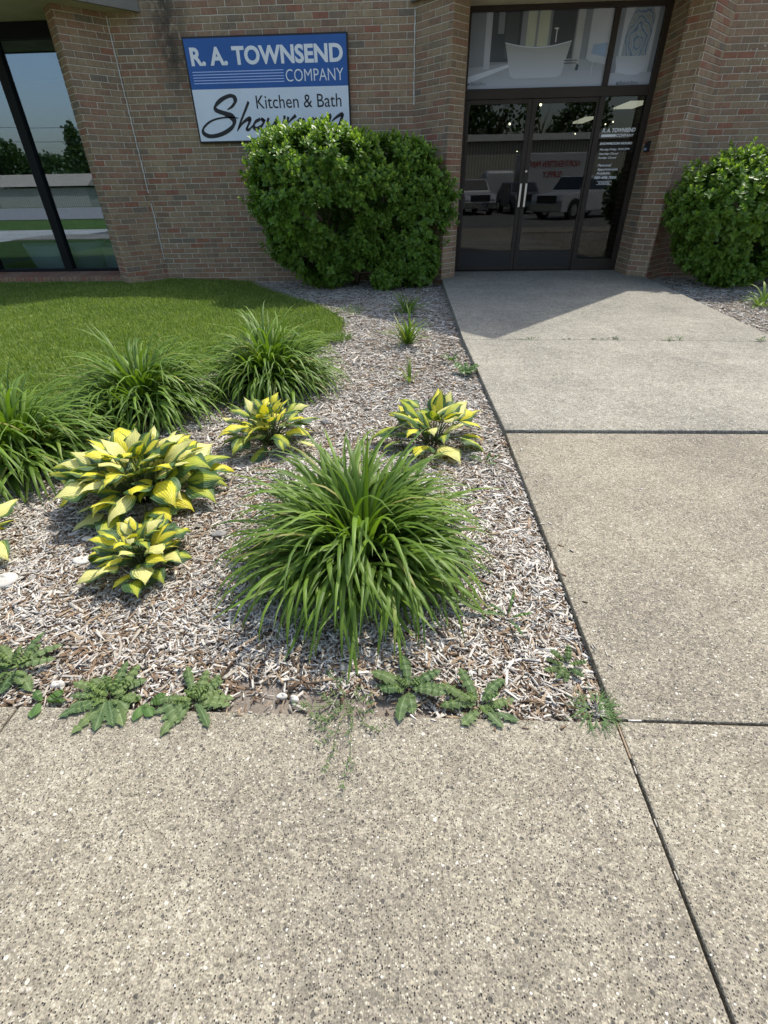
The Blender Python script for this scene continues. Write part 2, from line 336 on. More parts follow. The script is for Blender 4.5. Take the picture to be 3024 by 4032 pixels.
# concrete slabs (each a separate casting)
def wob(p0, p1, n, amp, seed):
    rr = np.random.default_rng(seed); t = np.linspace(0,1,n); P = np.outer(1-t, p0)+np.outer(t, p1); k = np.convolve(rr.normal(0,1,n+8), np.ones(5)/5, 'same')[4:4+n]; P[1:-1,1] += amp*k[1:-1]; P[1:-1,0] += 0
    return [tuple(p) for p in P]
def slab(name, poly, z1, mat, z0=-.14, bev=.006):
    bb = Buf(); bb.prism([tuple(p) for p in poly], z0, z1); o = bb.build(name, mat); bevel(o, bev, 2); return tag(o, kind='structure')
slab('sidewalk', [(-1.185,-1.3),(.622,-1.3),(.622,.855),(-1.185,.848)], 0, M['agg'])
slab('sidewalk', [(-3.01,-1.3),(-1.197,-1.3),(-1.197,.848),(-3.01,.845)], -.003, M['agg'])
slab('sidewalk', [(-14,-1.3),(-3.022,-1.3),(-3.022,.845),(-14,.84)], 0, M['agg'])
slab('sidewalk', [(.629,-1.3),(2.45,-1.3),(2.45,.855),(.629,.857)], .002, M['agg'])
slab('sidewalk', [(2.46,-1.3),(14,-1.3),(14,.852),(2.46,.852)], 0, M['agg'])
slab('walkway', [(.629,.865),(3.62,.862),(3.52,2.866),(.632,2.862)], 0, M['agg'])
cl = wob((.570,5.10), (3.640,4.98), 40, .022, 3)
slab('walkway', [(.628,2.878),(3.50,2.882),(3.638,4.965)] + [(x, y-.004) for x, y in cl[::-1]][1:], .015, M['agg_grey'], bev=.008)
slab('walkway', cl + [(3.93,9.02),(3.72,9.24),(3.72,9.98),(.80,9.98),(.80,9.27),(.568,9.02)], .014, M['agg_grey'], bev=.002)
b = Buf(); b.box((.5,.8,-.2),(3.7,9.9,-.135)); b.box((-14,-1.3,-.2),(14,.88,-.145)); tag(b.build('joint_base', M['soil']), kind='structure')
# parking lot, street and lawns behind the camera (seen in the glass)
b = Buf(); b.add([(-14,-33,-.19),(80,-33,-.19),(80,-1.32,-.19),(-14,-1.32,-.19)], [(0,1,2,3)]); tag(b.build('parking_lot', M['asphalt']), kind='structure')
b = Buf(); b.add([(-160,-53,-.17),(-14.1,-53,-.17),(-14.1,-19,-.17),(-160,-19,-.17)], [(0,1,2,3)]); tag(b.build('road', M['concrete']), kind='structure')
b = Buf(); b.add([(-90,-7.5,-.18),(-14.1,-7.5,-.18),(-14.1,.84,-.18),(-90,.84,-.18)], [(0,1,2,3)]); tag(b.build('drive', simple('pale_concrete', (.42,.40,.35), .9, .2, var=.15, vscale=.8)), kind='structure')
# lawn edging strip
b = Buf(); L = [p for p in LAWN if p[1] < 7.5]; b.tube([(x, y, float(hz(x,y))+.006) for x, y in L], .009, 6); tag(b.build('lawn_edging', M['edging']), 'thin black plastic edging curving along the lawn beside the mulch', 'edging')

# ------------------------------------------------------------ the brick building
BH, BL, MJ = .079, .2455, .009
def bricks(b, p0, p1, z0, z1, phase=0.0, skip=None):
    """bricks on the face p0->p1; outward normal is to the right of p0->p1 (towards the viewer)"""
    p0 = np.array(p0, float); p1 = np.array(p1, float); L = np.linalg.norm(p1-p0); d = (p1-p0)/L; nrm = np.array([d[1], -d[0]])
    k0 = int(math.floor(z0/BH)); k1 = int(math.ceil(z1/BH))
    for k in range(k0, k1):
        za = max(k*BH+MJ/2, z0); zb = min((k+1)*BH-MJ/2, z1)
        if zb-za < .015: continue
        s = -BL + (phase + (k % 2)*.5)*BL
        while s < L:
            a = max(s+MJ/2, 0.0); e = min(s+BL-MJ/2, L); s += BL
            if e-a < .02: continue
            if a > 0: a += random.uniform(-.0025,.0025)
            if e < L: e += random.uniform(-.0025,.0025)
            dp = .007+random.uniform(-.0015,.0015); c = .0035; dz = random.uniform(-.0012,.0012)
            V = []
            for (q, zz, off) in ((a,za,0),(e,za,0),(e,zb,0),(a,zb,0),(a+c,za+c,dp),(e-c,za+c,dp),(e-c,zb-c,dp),(a+c,zb-c,dp)):
                p = p0+d*q+nrm*off; V.append((p[0],p[1],zz+dz))
            b.add(V, [(4,5,6,7),(0,1,5,4),(1,2,6,5),(2,3,7,6),(3,0,4,7)], 0, rnd=random.random())
ZT = 4.25
bld = empty('brick_building', (0, 9.56, 0), 'single storey tan and brown brick showroom building with glass entrance and angled piers', 'building')
def pier(name, plan, faces, z0=-.16, z1=ZT, label=None):
    b = Buf(); b.prism(plan, z0, z1, 1)
    for (p, q, ph) in faces: bricks(b, p, q, z0+.001, z1-.002, ph)
    o = b.build(name, [M['brick'], M['mortar']], bld)
    if label: o['label'] = label
    return o
pier('brick_wall', [(-4.395,9.56),(.056,9.56),(.056,9.80),(-4.395,9.80)], [((-4.395,9.56),(.056,9.56),.15)])
pier('brick_wall', [(4.46,9.56),(11.0,9.56),(11.0,9.80),(4.46,9.80)], [((4.46,9.56),(11.0,9.56),.3)])
pier('brick_pier', [(.056,9.561),(.56,9.04),(.79,9.28),(.80,9.845),(.80,9.95),(.056,9.95)], [((.056,9.56),(.56,9.04),.1),((.56,9.04),(.79,9.28),.45),((.79,9.28),(.80,9.84),.2)])
pier('brick_pier', [(3.72,9.95),(3.72,9.28),(3.95,9.04),(4.46,9.561),(4.46,9.95)], [((3.72,9.84),(3.72,9.28),.4),((3.72,9.28),(3.95,9.04),.2),((3.95,9.04),(4.46,9.56),.05)])
pier('brick_pier', [(-5.13,9.95),(-5.13,9.28),(-4.90,9.05),(-4.395,9.561),(-4.395,9.95)], [((-5.13,9.84),(-5.13,9.28),.4),((-5.13,9.28),(-4.90,9.05),.35),((-4.90,9.05),(-4.395,9.56),.1)])
pier('brick_pier', [(-9.9,9.95),(-9.9,9.561),(-9.40,9.05),(-9.17,9.28),(-9.17,9.95)], [((-9.9,9.56),(-9.40,9.05),.1),((-9.40,9.05),(-9.17,9.28),.3),((-9.17,9.28),(-9.17,9.84),.3)])
pier('brick_wall', [(-13,9.56),(-9.9,9.56),(-9.9,9.80),(-13,9.80)], [((-13,9.56),(-9.9,9.56),.15)])
# rowlock sill below the left window
b = Buf(); b.prism([(-9.17,9.30),(-5.12,9.30),(-5.13,9.86),(-9.17,9.86)], -.16, -.004, 1); bricks(b, (-9.17,9.30), (-5.12,9.30), -.158, 0.0, .2)
b.add([(-9.17,9.305,-.003),(-5.13,9.305,-.003),(-5.13,9.87,-.003),(-9.17,9.87,-.003),(-9.17,9.305,.066),(-5.13,9.305,.066),(-5.13,9.87,.088),(-9.17,9.87,.088)], [(4,5,6,7),(0,1,5,4),(3,0,4,7),(1,2,6,5)], 1)
x = -9.165
while x < -5.15:
    a, e = x+.006, min(x+.072, -5.132); x += .080; r = random.random()*.35+.6
    b.add([(a,9.29,.004),(e,9.29,.004),(e,9.29,.068),(a,9.29,.068),(a,9.84,.098),(e,9.84,.098)], [(0,1,2,3),(3,2,5,4)], 0, rnd=r)
    b.add([(a,9.29,.004),(a,9.29,.068),(a,9.84,.098),(a,9.84,.004)], [(3,2,1,0)], 0, rnd=r); b.add([(e,9.29,.004),(e,9.29,.068),(e,9.84,.098),(e,9.84,.004)], [(0,1,2,3)], 0, rnd=r)
b.build('window_sill', [M['brick'], M['mortar']], bld)
# white caulk lines in the inner corners
def caulk(x, y, z0, z1, gaps, seed):
    rr = random.Random(seed); b = Buf(); z = z0
    while z < z1:
        zz = min(z + rr.uniform(.15,.5), z1)
        if not any(g0 < z < g1 for g0, g1 in gaps):
            n = 8; b.tube([(x+rr.uniform(-.004,.004), y-.012+rr.uniform(-.003,.003), z+(zz-z)*i/n) for i in range(n+1)], [rr.uniform(.005,.011) for _ in range(n+1)], 5)
        z = zz
    b.build('caulk_joint', M['caulk'], bld)
caulk(-4.385, 9.545, .30, 1.15, [], 2); caulk(-4.385, 9.545, 1.30, 3.42, [], 8); caulk(.050, 9.545, 2.35, 3.4, [], 5)
for (x, z) in ((4.593,2.851),(4.819,2.854),(4.995,2.894),(4.789,2.617),(5.038,2.617),(4.849,2.46),(5.104,2.455),(4.825,2.75),(4.969,2.744),(5.046,2.753),(4.62,2.45),(4.9,2.86),(5.2,2.6)):
    b = Buf(); s = random.uniform(.007,.013); b.add([(x-s,9.548,z),(x,9.548,z-s*1.2),(x+s*1.2,9.548,z+.002),(x+s*.2,9.548,z+s)], [(0,1,2,3)]); b.build('adhesive_mark', M['caulk'], bld)
# canopies: soffit + fascia, roof slab
def canopy(pts, ymax, zs=3.46, zt=4.30):
    b = Buf(); poly = pts + [(pts[-1][0], ymax), (pts[0][0], ymax)]; b.prism(poly, zs, zs+.03); b.build('soffit', M['soffit'], bld)
    f = Buf(); n = len(pts)
    for i in range(n-1):
        p, q = np.array(pts[i]), np.array(pts[i+1]); L = np.linalg.norm(q-p); d = (q-p)/L; nr = np.array([d[1], -d[0]]); k = max(1, int(round(L/.62)))
        for j in range(k):
            a = p+d*(L*j/k+.003); e = p+d*(L*(j+1)/k-.003); A = a+nr*.02; E = e+nr*.02
            f.prism([tuple(a-nr*.03), tuple(e-nr*.03), tuple(E), tuple(A)], zs-.012, zt)
    f.prism(list(pts) + [(pts[-1][0], ymax-.001), (pts[0][0], ymax-.001)], zs+.031, zt-.02)
    f.build('fascia', M['fascia'], bld)
canopy([(.0,9.545),(2.26,6.98),(4.50,9.545)], 9.95)
canopy([(-10.4,9.545),(-8.95,8.05),(-5.36,8.05),(-3.885,9.545)], 9.95)
b = Buf(); b.prism([(-13,9.60),(11,9.60),(11,24),(-13,24)], 4.0, 4.30); b.build('roof', M['fascia'], bld)
b = Buf(); b.box((-13,9.80,3.49),(-10.4,9.9,4.25)); b.box((-12.9,23.6,-.1),(10.9,23.9,4.0)); b.box((-13,9.82,-.1),(-12.8,23.6,4.0)); b.box((10.8,9.82,-.1),(11,23.6,4.0)); b.box((-12.7,14.5,0),(10.8,14.7,4.0)); b.box((-2.2,9.82,0),(-2.0,14.4,4.0)); b.box((4.6,9.97,0),(4.75,14.4,4.0))
b.build('interior_wall', M['dark'], bld)
b = Buf(); b.box((-12.7,9.99,-.1),(10.7,14.5,-.002)); b.build('interior_floor', M['intfloor'], bld)
b = Buf(); b.box((-12.7,9.99,3.50),(10.7,14.5,3.55)); b.build('ceiling', M['dark'], bld)

# ------------------------------------------------------------ text
def text_geo(s, shear=0, bold=0, spacing=1):
    c = bpy.data.curves.new('lettering', 'FONT'); c.body = s; c.size = 1; c.shear = shear; c.offset = bold; c.space_character = spacing; c.resolution_u = 4
    o = bpy.data.objects.new('lettering', c); col.objects.link(o); dg = bpy.context.evaluated_depsgraph_get(); me = bpy.data.meshes.new_from_object(o.evaluated_get(dg))
    V = np.array([v.co[:] for v in me.vertices]); F = [tuple(p.vertices) for p in me.polygons]
    bpy.data.objects.remove(o); bpy.data.curves.remove(c); bpy.data.meshes.remove(me); return V, F
def text_on(b, s, x0, x1, z0, z1, y, mi=0, shear=0, bold=0, spacing=1, facing=-1):
    V, F = text_geo(s, shear, bold, spacing); lo = V.min(0); hi = V.max(0)
    X = x0+(V[:,0]-lo[0])/(hi[0]-lo[0])*(x1-x0); Z = z0+(V[:,1]-lo[1])/(hi[1]-lo[1])*(z1-z0)
    b.add(np.column_stack([X, np.full(len(X), y), Z]), F, mi)

# ------------------------------------------------------------ entrance: frame, doors, transom, sidelight
YF = 9.85
b = Buf()
b.box((.80,YF,0.02),(.875,YF+.12,3.46)); b.box((3.63,YF-.01,.02),(3.72,YF+.12,3.46)); b.box((.875,YF,2.425),(3.63,YF+.12,2.55)); b.box((2.925,YF-.004,.02),(3.01,YF+.12,2.425)); b.box((2.925,YF-.004,2.55),(3.0,YF+.12,3.40)); b.box((.875,YF-.002,3.40),(3.63,YF+.12,3.46))
b.box((3.01,YF,.02),(3.63,YF+.10,.20)); b.box((.875,YF-.01,.0),(2.925,YF+.10,.022))
fr = b.build('door_frame', M['bronze'], bld); bevel(fr, .004)
b = Buf(); b.box((3.02,YF+.035,.19),(3.64,YF+.041,2.44)); sl_ = b.build('sidelight_pane', M['glass_door'], bld)
def door(x0, x1, gx0, gx1, hx):
    b = Buf(); y0, y1 = YF+.012, YF+.058
    b.box((x0,y0,.035),(gx0,y1,2.42)); b.box((gx1,y0,.035),(x1,y1,2.42)); b.box((gx0,y0,2.365),(gx1,y1,2.42)); b.box((gx0,y0,.035),(gx1,y1,.09)); b.box((gx0,y0,.325),(gx1,y1,.345))
    d = b.build('door', M['bronze'], bld); bevel(d, .003)
    b = Buf(); b.box((gx0+.001,y0+.006,.0905),(gx1-.001,y1-.006,.3245)); b.build('kick_panel', M['kick'], d)
    b = Buf(); b.box((gx0-.01,y0+.02,.34),(gx1+.01,y0+.026,2.37)); b.build('pane', M['glass_door'], d)
    b = Buf(); b.box((hx-.017,y0-.055,1.0),(hx+.017,y0-.040,1.335)); b.box((hx-.010,y0-.041,1.03),(hx+.010,y0,1.06)); b.box((hx-.010,y0-.041,1.27),(hx+.010,y0,1.30)); h = b.build('handle', M['steel'], d); bevel(h, .004)
    return d
door(.880, 1.896, .93, 1.828, 1.862); door(1.902, 2.920, 1.97, 2.888, 1.950)
b = Buf(); b.tube([(1.93,YF+.004,1.50),(1.93,YF+.014,1.50)], .016, 12); b.build('lock_cylinder', M['steel'], bld)
# sidelight lettering
b = Buf(); Y_ = YF+.028
for s, x0, x1, z0, z1, bd in (('R. A. TOWNSEND',3.058,3.571,1.986,2.040,.035),('COMPANY',3.285,3.564,1.928,1.963,.025),('SHOWROOM HOURS:',3.052,3.567,1.829,1.861,.035),('Monday-Friday: 9AM-5PM',3.070,3.541,1.748,1.784,.008),('Saturday: Closed',3.070,3.377,1.693,1.728,.008),('Sunday: Closed',3.070,3.356,1.641,1.676,.008),
    ('Personal',3.086,3.300,1.545,1.580,.008),('Appointments',3.086,3.419,1.480,1.524,.008),('Available',3.086,3.305,1.438,1.473,.008),('989-498-7000',3.068,3.423,1.374,1.413,.012),('NO SOLICITING',3.146,3.332,1.308,1.334,.004)):
    if s in ('SHOWROOM HOURS:', 'Personal'): b.build('lettering', M['white'], sl_); b = Buf()
    text_on(b, s, x0, x1, z0, z1, Y_, shear=.18, bold=bd+.012)
c_ = Buf(); c_.add([(3.050,Y_,1.930),(3.278,Y_,1.930),(3.284,Y_,1.962),(3.056,Y_,1.962)], [(0,1,2,3)]); c_.build('white_bar', M['white'], sl_)
for z in (1.342, 1.297): b.add([(3.12,Y_,z),(3.36,Y_,z),(3.36,Y_,z+.005),(3.12,Y_,z+.005)], [(0,1,2,3)])
b.build('lettering', M['white'], sl_)
# transom posters (printed film behind the glass)
def pmat(name, c): return simple(name, tuple(min(.9, q*1.75) for q in c), .35, .5, var=.05, vscale=6)
def tub_print(name, c0, c1, z0, z1):
    t = MT(name, .35, .5); sp = t.n('SeparateXYZ'); t.l(t.obj(), sp.inputs[0]); f = t.math('DIVIDE', t.math('SUBTRACT', sp.outputs[2], z0), z1-z0, clamp=True); t.col(t.ramp(f, [(0, c0), (1, c1)])); return t.m
def agate_print():
    t = MT('print_agate_art', .35, .5); o = t.mapping(t.obj(), scale=(1,1,.62)); wv = t.n('TexWave', wave_type='RINGS', rings_direction='Y'); wv.inputs['Scale'].default_value = 5.5; wv.inputs['Distortion'].default_value = 9; wv.inputs['Detail'].default_value = 3; wv.inputs['Detail Scale'].default_value = 1.6
    t.l(t.mapping(t.obj(), loc=(-3.33,0,-2.0), scale=(1,1,.66)), wv.inputs[0]); t.col(t.ramp(wv.outputs['Fac'], [(0, (.14,.21,.33)), (.2, (.27,.34,.44)), (.55, (.42,.48,.56)), (1, (.34,.36,.36))])); return t.m
P = [pmat('print_'+n, c) for n, c in (('wall', (.17,.18,.20)), ('pale', (.34,.35,.38)), ('dark', (.045,.048,.055)), ('window', (.33,.34,.27)), ('tub', (.42,.43,.47)), ('tubrim', (.30,.30,.30)), ('floor', (.27,.28,.31)), ('agate', (.13,.17,.25)), ('agline', (.04,.06,.13)), ('text', (.12,.12,.14)), ('white', (.45,.46,.50)))]
P[4] = tub_print('print_tub', (.66,.68,.76), (.46,.46,.44), 2.68, 3.08); P[6] = tub_print('print_floor', (.58,.60,.68), (.40,.41,.44), 2.55, 2.86); P[7] = agate_print(); P.append(pmat('print_chair', (.20,.26,.36)))
class Poly2(Buf):
    k = 0
    def pg(s, pts, mi):
        s.k += 1; y = s.y0 - s.k*.00035; s.add([(x, y, z) for x, z in pts], [tuple(range(len(pts)))], mi)
def rect(x0, x1, z0, z1): return [(x0,z0),(x1,z0),(x1,z1),(x0,z1)]
b = Poly2(); b.y0 = YF+.06
b.pg(rect(.875,2.925,2.55,3.40), 0); b.pg([(.875,2.55),(2.925,2.55),(2.925,2.86),(1.9,2.88),(.875,2.80)], 6)
b.pg(rect(1.10,1.19,2.78,3.40), 1); b.pg(rect(1.19,1.62,2.86,3.40), 2); b.pg(rect(1.28,1.37,3.17,3.40), 0)
for i in range(14): b.pg([(1.40+i*.013,2.90),(1.402+i*.013,2.90),(1.402+i*.013,3.40),(1.40+i*.013,3.40)], 0)
b.pg(rect(1.70,2.02,3.02,3.40), 3); b.pg(rect(1.83,1.865,3.02,3.40), 0); b.pg(rect(2.06,2.40,2.88,3.40), 2); b.pg(rect(2.42,2.52,2.78,3.40), 5); b.pg(rect(2.62,2.925,2.86,3.40), 1)
b.pg(rect(2.13,2.145,3.06,3.22), 10); b.pg(rect(2.10,2.16,3.20,3.215), 10)
b.pg([(.875,2.62),(1.60,2.83),(1.60,2.86),(.875,2.70)], 10)
rim = [(1.40+ .97*t, 3.075-.06*math.sin(math.pi*t)) for t in np.linspace(0,1,14)]
b.pg([(1.51,2.70),(1.58,2.665),(2.20,2.665),(2.28,2.70),(2.375,3.085)] + rim[::-1], 4); b.pg(rim + [(x, z-.012) for x, z in rim[::-1]], 10)
b.pg([(2.68,2.89),(2.9,2.87),(2.9,3.04),(2.70,3.02)], 11); b.pg([(2.66,2.84),(2.92,2.80),(2.92,2.88),(2.68,2.92)], 1); b.pg([(2.72,2.68),(2.735,2.68),(2.735,2.84),(2.72,2.84)], 1); b.pg([(2.48,2.74),(2.52,2.74),(2.53,2.80),(2.49,2.82)], 2); b.pg(rect(2.3,2.5,2.85,2.86), 2); b.pg(rect(2.3,2.48,2.82,2.83), 2)
text_on(b, 'BainUltra', .93, 1.155, 2.598, 2.640, YF+.05, 9); b.pg([(.895+.016*math.cos(a), 2.615+.016*math.sin(a)) for a in np.linspace(0,6,10)], 9)
tw = Buf(); tw.box((.870,YF+.030,2.54),(2.93,YF+.036,3.41)); tw.box((2.99,YF+.030,2.54),(3.635,YF+.036,3.41))
tpane = tw.build('transom_pane', M['glass_door'] if False else glass('clear_glass', -.02, (.95,.96,.97)), bld)
o = b.build('window_poster', P, tpane); o['label'] = 'printed film showing a white freestanding bathtub'
b = Poly2(); b.y0 = YF+.06
b.pg(rect(3.0,3.63,2.55,3.40), 1); b.pg(rect(3.0,3.63,2.55,2.70), 6); b.pg(rect(3.0,3.09,2.7,3.40), 0); b.pg(rect(3.56,3.63,2.7,3.40), 0)
b.pg([(3.13,2.885),(3.50,2.885),(3.52,3.30),(3.47,3.40),(3.22,3.40),(3.15,3.2)], 7)
tubp = [(3.06,2.885),(3.09,2.76),(3.15,2.70),(3.27,2.675),(3.42,2.675),(3.5,2.72),(3.54,2.80),(3.555,2.895),(3.3,2.87)]
b.pg(tubp, 4); text_on(b, 'BainUltra', 3.185, 3.46, 2.562, 2.606, YF+.05, 9); b.pg([(3.155+.02*math.cos(a), 2.578+.02*math.sin(a)) for a in np.linspace(0,6,10)], 9)
o = b.build('window_poster', P, tpane); o['label'] = 'printed film showing a round white tub under blue agate art'
# lit lamps inside
def pl_pt(px, py, Y):
    d = _R @ np.array([px-1512., py-2016., _f]); return d*(Y/d[1]) + np.array([0, 0, 1.31])
for (px, py, s, k) in ((2007,488,.018,0),(2129,412,.022,1),(2265,527,.010,2),(2384,489,.011,3),(2414,480,.011,4),(2036,596,.008,5)):
    c = pl_pt(px, py, 11.6); t_ = empty('pendant_lamp', (c[0], c[1], 3.5), ['warm pendant bulb glowing behind the upper part of the left door glass','brightest pendant bulb glowing near the top of the right door glass','small bulb glowing low on the right door glass near the sidelight','left one of two small bulbs behind the sidelight above its lettering','right one of two small bulbs behind the sidelight above its lettering','faint small bulb behind the left door glass near mid height'][k], 'lamp', 'pendant lamps inside the entrance')
    b = Buf(); n = 8; V = [(c[0]+s*math.sin(math.pi*i/n)*math.cos(2*math.pi*j/n), c[1]+s*math.sin(math.pi*i/n)*math.sin(2*math.pi*j/n), c[2]+s*math.cos(math.pi*i/n)) for i in range(n+1) for j in range(n)]
    b.add(V, [(i*n+j, (i+1)*n+j, (i+1)*n+(j+1)%n, i*n+(j+1)%n) for i in range(n) for j in range(n)]); b.build('bulb', M['bulb'], t_, smooth=True)
    b = Buf(); b.tube([(c[0],c[1],c[2]+s),(c[0],c[1],3.5)], .003, 5); b.build('cord', M['carblack'], t_)
for k, (px0, px1, py) in enumerate(((2458,2535,414),(2288,2328,474))):
    c0 = pl_pt(px0, py, 12.3); c1 = pl_pt(px1, py, 12.3); b = Buf(); b.box((c0[0],12.0,c0[2]),(c1[0],12.9,c0[2]+.03))
    t_ = b.build('ceiling_light', M['lightpanel']); tag(t_, ['rectangular ceiling light glowing behind the top of the sidelight','dimmer rectangular ceiling light seen through the right door glass'][k], 'ceiling light')

# left window
b = Buf(); WX0, WX1, WY = -9.17, -5.13, 9.80
b.box((WX0,WY,.088),(WX1,WY+.12,.14)); b.box((WX0,WY,3.27),(WX1,WY+.12,3.46)); b.box((WX1-.06,WY,.14),(WX1,WY+.12,3.27)); b.box((WX0,WY,.14),(WX0+.06,WY+.12,3.27)); b.box((-6.45,WY-.01,.14),(-6.30,WY+.12,3.27)); b.box((-7.85,WY-.01,.14),(-7.72,WY+.12,3.27))
wn_ = b.build('window', M['black_al'], bld); bevel(wn_, .004)
b = Buf(); b.box((WX0+.02,WY+.05,.11),(WX1-.02,WY+.056,3.30)); b.build('pane', M['glass_win'], wn_)
# tubs on display
def tub(x, y, L, W, Hh, label, rot=0):
    t_ = empty('bathtub', (x, y, 0), label, 'bathtub', 'bathtubs on display in the window'); b = Buf(); n = 28; rings = [(.72,0),(.78,.02),(.86,.3),(1.0,1.0),(.98,1.02),(.93,1.0),(.80,.4),(.68,.2),(.2,.16)]
    V = []; 
    for s, h in rings:
        for j in range(n):
            a = 2*math.pi*j/n; dx, dy = s*L/2*math.cos(a), s*W/2*math.sin(a); V.append((x+dx*math.cos(rot)-dy*math.sin(rot), y+dx*math.sin(rot)+dy*math.cos(rot), h*Hh*(1+.08*abs(math.cos(a))**3*(h>.5))))
    F = [(i*n+j, i*n+(j+1)%n, (i+1)*n+(j+1)%n, (i+1)*n+j) for i in range(len(rings)-1) for j in range(n)] + [tuple((len(rings)-1)*n+j for j in range(n))]
    b.add(V, F); b.build('tub_shell', M['tub'], t_, smooth=True)
tub(-6.62, 10.30, 1.5, .70, .50, 'white freestanding bathtub standing behind the left showroom window', .2)
tub(-5.75, 10.55, .9, .55, .45, 'smaller white bathtub behind the window next to the brick pier', -.3)

# card reader on the right door pier
b = Buf(); b.box((3.690,9.50,1.715),(3.712,9.68,1.85)); rd = b.build('card_reader', M['ink']); bevel(rd, .006); tag(rd, 'small black card reader mounted on the brick pier right of the entrance', 'card reader')
b = Buf(); b.box((3.687,9.62,1.815),(3.6895,9.65,1.835)); b.build('status_light', M['redpaint'], rd); b = Buf(); b.box((3.687,9.57,1.735),(3.6895,9.65,1.765)); b.build('reader_plate', M['lines'], rd)

# ------------------------------------------------------------ wall sign
SX0, SX1, SZ0, SZ1, SY = -3.335, -.912, 1.945, 3.172, 9.50
sg = empty('wall_sign', ((SX0+SX1)/2, SY, SZ0), 'blue and white rectangular company sign hung on the brick wall above the shrub', 'sign')
b = Buf(); b.box((SX0,SY,SZ0),(SX1,9.552,SZ1)); fr = b.build('sign_frame', M['ink'], sg); bevel(fr, .004)
W_, H_ = SX1-SX0, SZ1-SZ0
def suv(X, Y):                                       # crop pixels of the photographed sign -> sign plane
    xl = 120+(Y-150)*.18; xr = 1463+(Y-98)*.0345; u = (X-xl)/(xr-xl); yt = 150-(X-120)*.0387; yb = 998-(X-272)*.0296
    v = (Y-yt)/(yb-yt); v = v*(1+.075*(1-v)) ; return SX0+u*W_, SZ1-v*H_
m_ = .022
b = Buf(); zb = SZ1-.475*H_
b.box((SX0+m_,SY-.003,zb),(SX1-m_,SY-.0002,SZ1-m_)); b.build('blue_panel', M['blue'], sg)
b = Buf(); b.box((SX0+m_,SY-.003,SZ0+m_),(SX1-m_,SY-.0002,zb-.0005)); b.build('white_panel', M['signwhite'], sg)
def U(u): return SX0+u*W_
def Vv(v): return SZ1-v*H_
b = Buf(); text_on(b, 'R. A. TOWNSEND', U(.036), U(.968), Vv(.262), Vv(.093), SY-.005, bold=.036, spacing=1.0); b.build('lettering', M['white'], sg); b = Buf(); text_on(b, 'COMPANY', U(.610), U(.966), Vv(.425), Vv(.312), SY-.005, bold=-.006, spacing=1.0); b.build('lettering', M['white'], sg)
b = Buf()
for v in (.312,.338,.364,.390,.416): b.add([(U(.032),SY-.005,Vv(v+.008)),(U(.598),SY-.005,Vv(v+.008)),(U(.598),SY-.005,Vv(v)),(U(.032),SY-.005,Vv(v))], [(0,1,2,3)])
b.build('stripes', M['lines'], sg)
b = Buf(); text_on(b, 'Kitchen & Bath', U(.405), U(.945), Vv(.672), Vv(.545), SY-.005, bold=.002); b.build('lettering', M['ink'], sg); b = Buf()
def brush(pts, wd):
    pts = [suv(*p) for p in pts]; P = []
    n = len(pts)                                     # Catmull-Rom
    for i in range(n-1):
        p0, p1, p2, p3 = [np.array(pts[max(0,min(n-1,j))]) for j in (i-1,i,i+1,i+2)]
        for t in np.linspace(0,1,7)[:-1]: P.append(.5*((2*p1)+(-p0+p2)*t+(2*p0-5*p1+4*p2-p3)*t*t+(-p0+3*p1-3*p2+p3)*t**3))
    P.append(np.array(pts[-1])); P = np.array(P); k = len(P); ws = np.interp(np.linspace(0,1,k), np.linspace(0,1,len(wd)), wd)
    nib = np.array([.62,.78]); V = []
    for i in range(k):
        t = unit(P[min(i+1,k-1)]-P[max(i-1,0)]); nn = np.array([-t[1], t[0]]); f = .55+.6*abs(nn.dot(nib)); a = P[i]+nn*ws[i]*f/2; c = P[i]-nn*ws[i]*f/2; V += [(a[0],SY-.006,a[1]),(c[0],SY-.006,c[1])]
    b.add(V, [(2*i,2*i+2,2*i+3,2*i+1) for i in range(k-1)])
brush([(490,697),(530,668),(553,628),(545,592),(508,582),(450,608),(405,648),(390,680),(405,705),(470,730),(525,757),(547,800),(530,850),(470,900),(400,928),(340,930),(298,900),(300,855),(345,805),(410,775),(500,762),(580,768)], [.01,.05,.075,.04,.05,.07,.06,.05,.05,.075,.075,.07,.06,.05,.05,.05,.035,.025,.02,.01])
brush([(662,628),(640,690),(610,770),(585,850),(572,885)], [.06,.06,.05,.045,.02])
brush([(580,870),(610,820),(645,785),(672,775),(668,810),(650,860),(668,870),(700,830)], [.02,.04,.055,.06,.05,.04,.02])
brush([(760,775),(720,800),(705,840),(725,862),(765,840),(785,800),(768,772),(800,790)], [.04,.05,.05,.045,.05,.05,.03,.015])
brush([(825,765),(812,820),(820,860),(860,830),(895,765),(885,830),(900,862),(940,820),(955,745)], [.05,.05,.04,.03,.055,.045,.035,.04,.05])
brush([(985,755),(970,820),(960,862),(990,800),(1045,742)], [.05,.05,.03,.03,.06])
brush([(1090,770),(1055,800),(1050,845),(1080,855),(1112,810),(1098,770)], [.045]*5); brush([(1190,765),(1155,795),(1150,840),(1180,850),(1212,805),(1198,765)], [.045]*5)
brush([(1255,750),(1240,810),(1230,855),(1275,780),(1318,745),(1310,800),(1300,850),(1350,775),(1415,732),(1405,790),(1385,845),(1415,840),(1445,780)], [.05,.05,.02,.05,.055,.05,.02,.05,.06,.055,.03,.01])
b.build('script_lettering', M['ink'], sg)

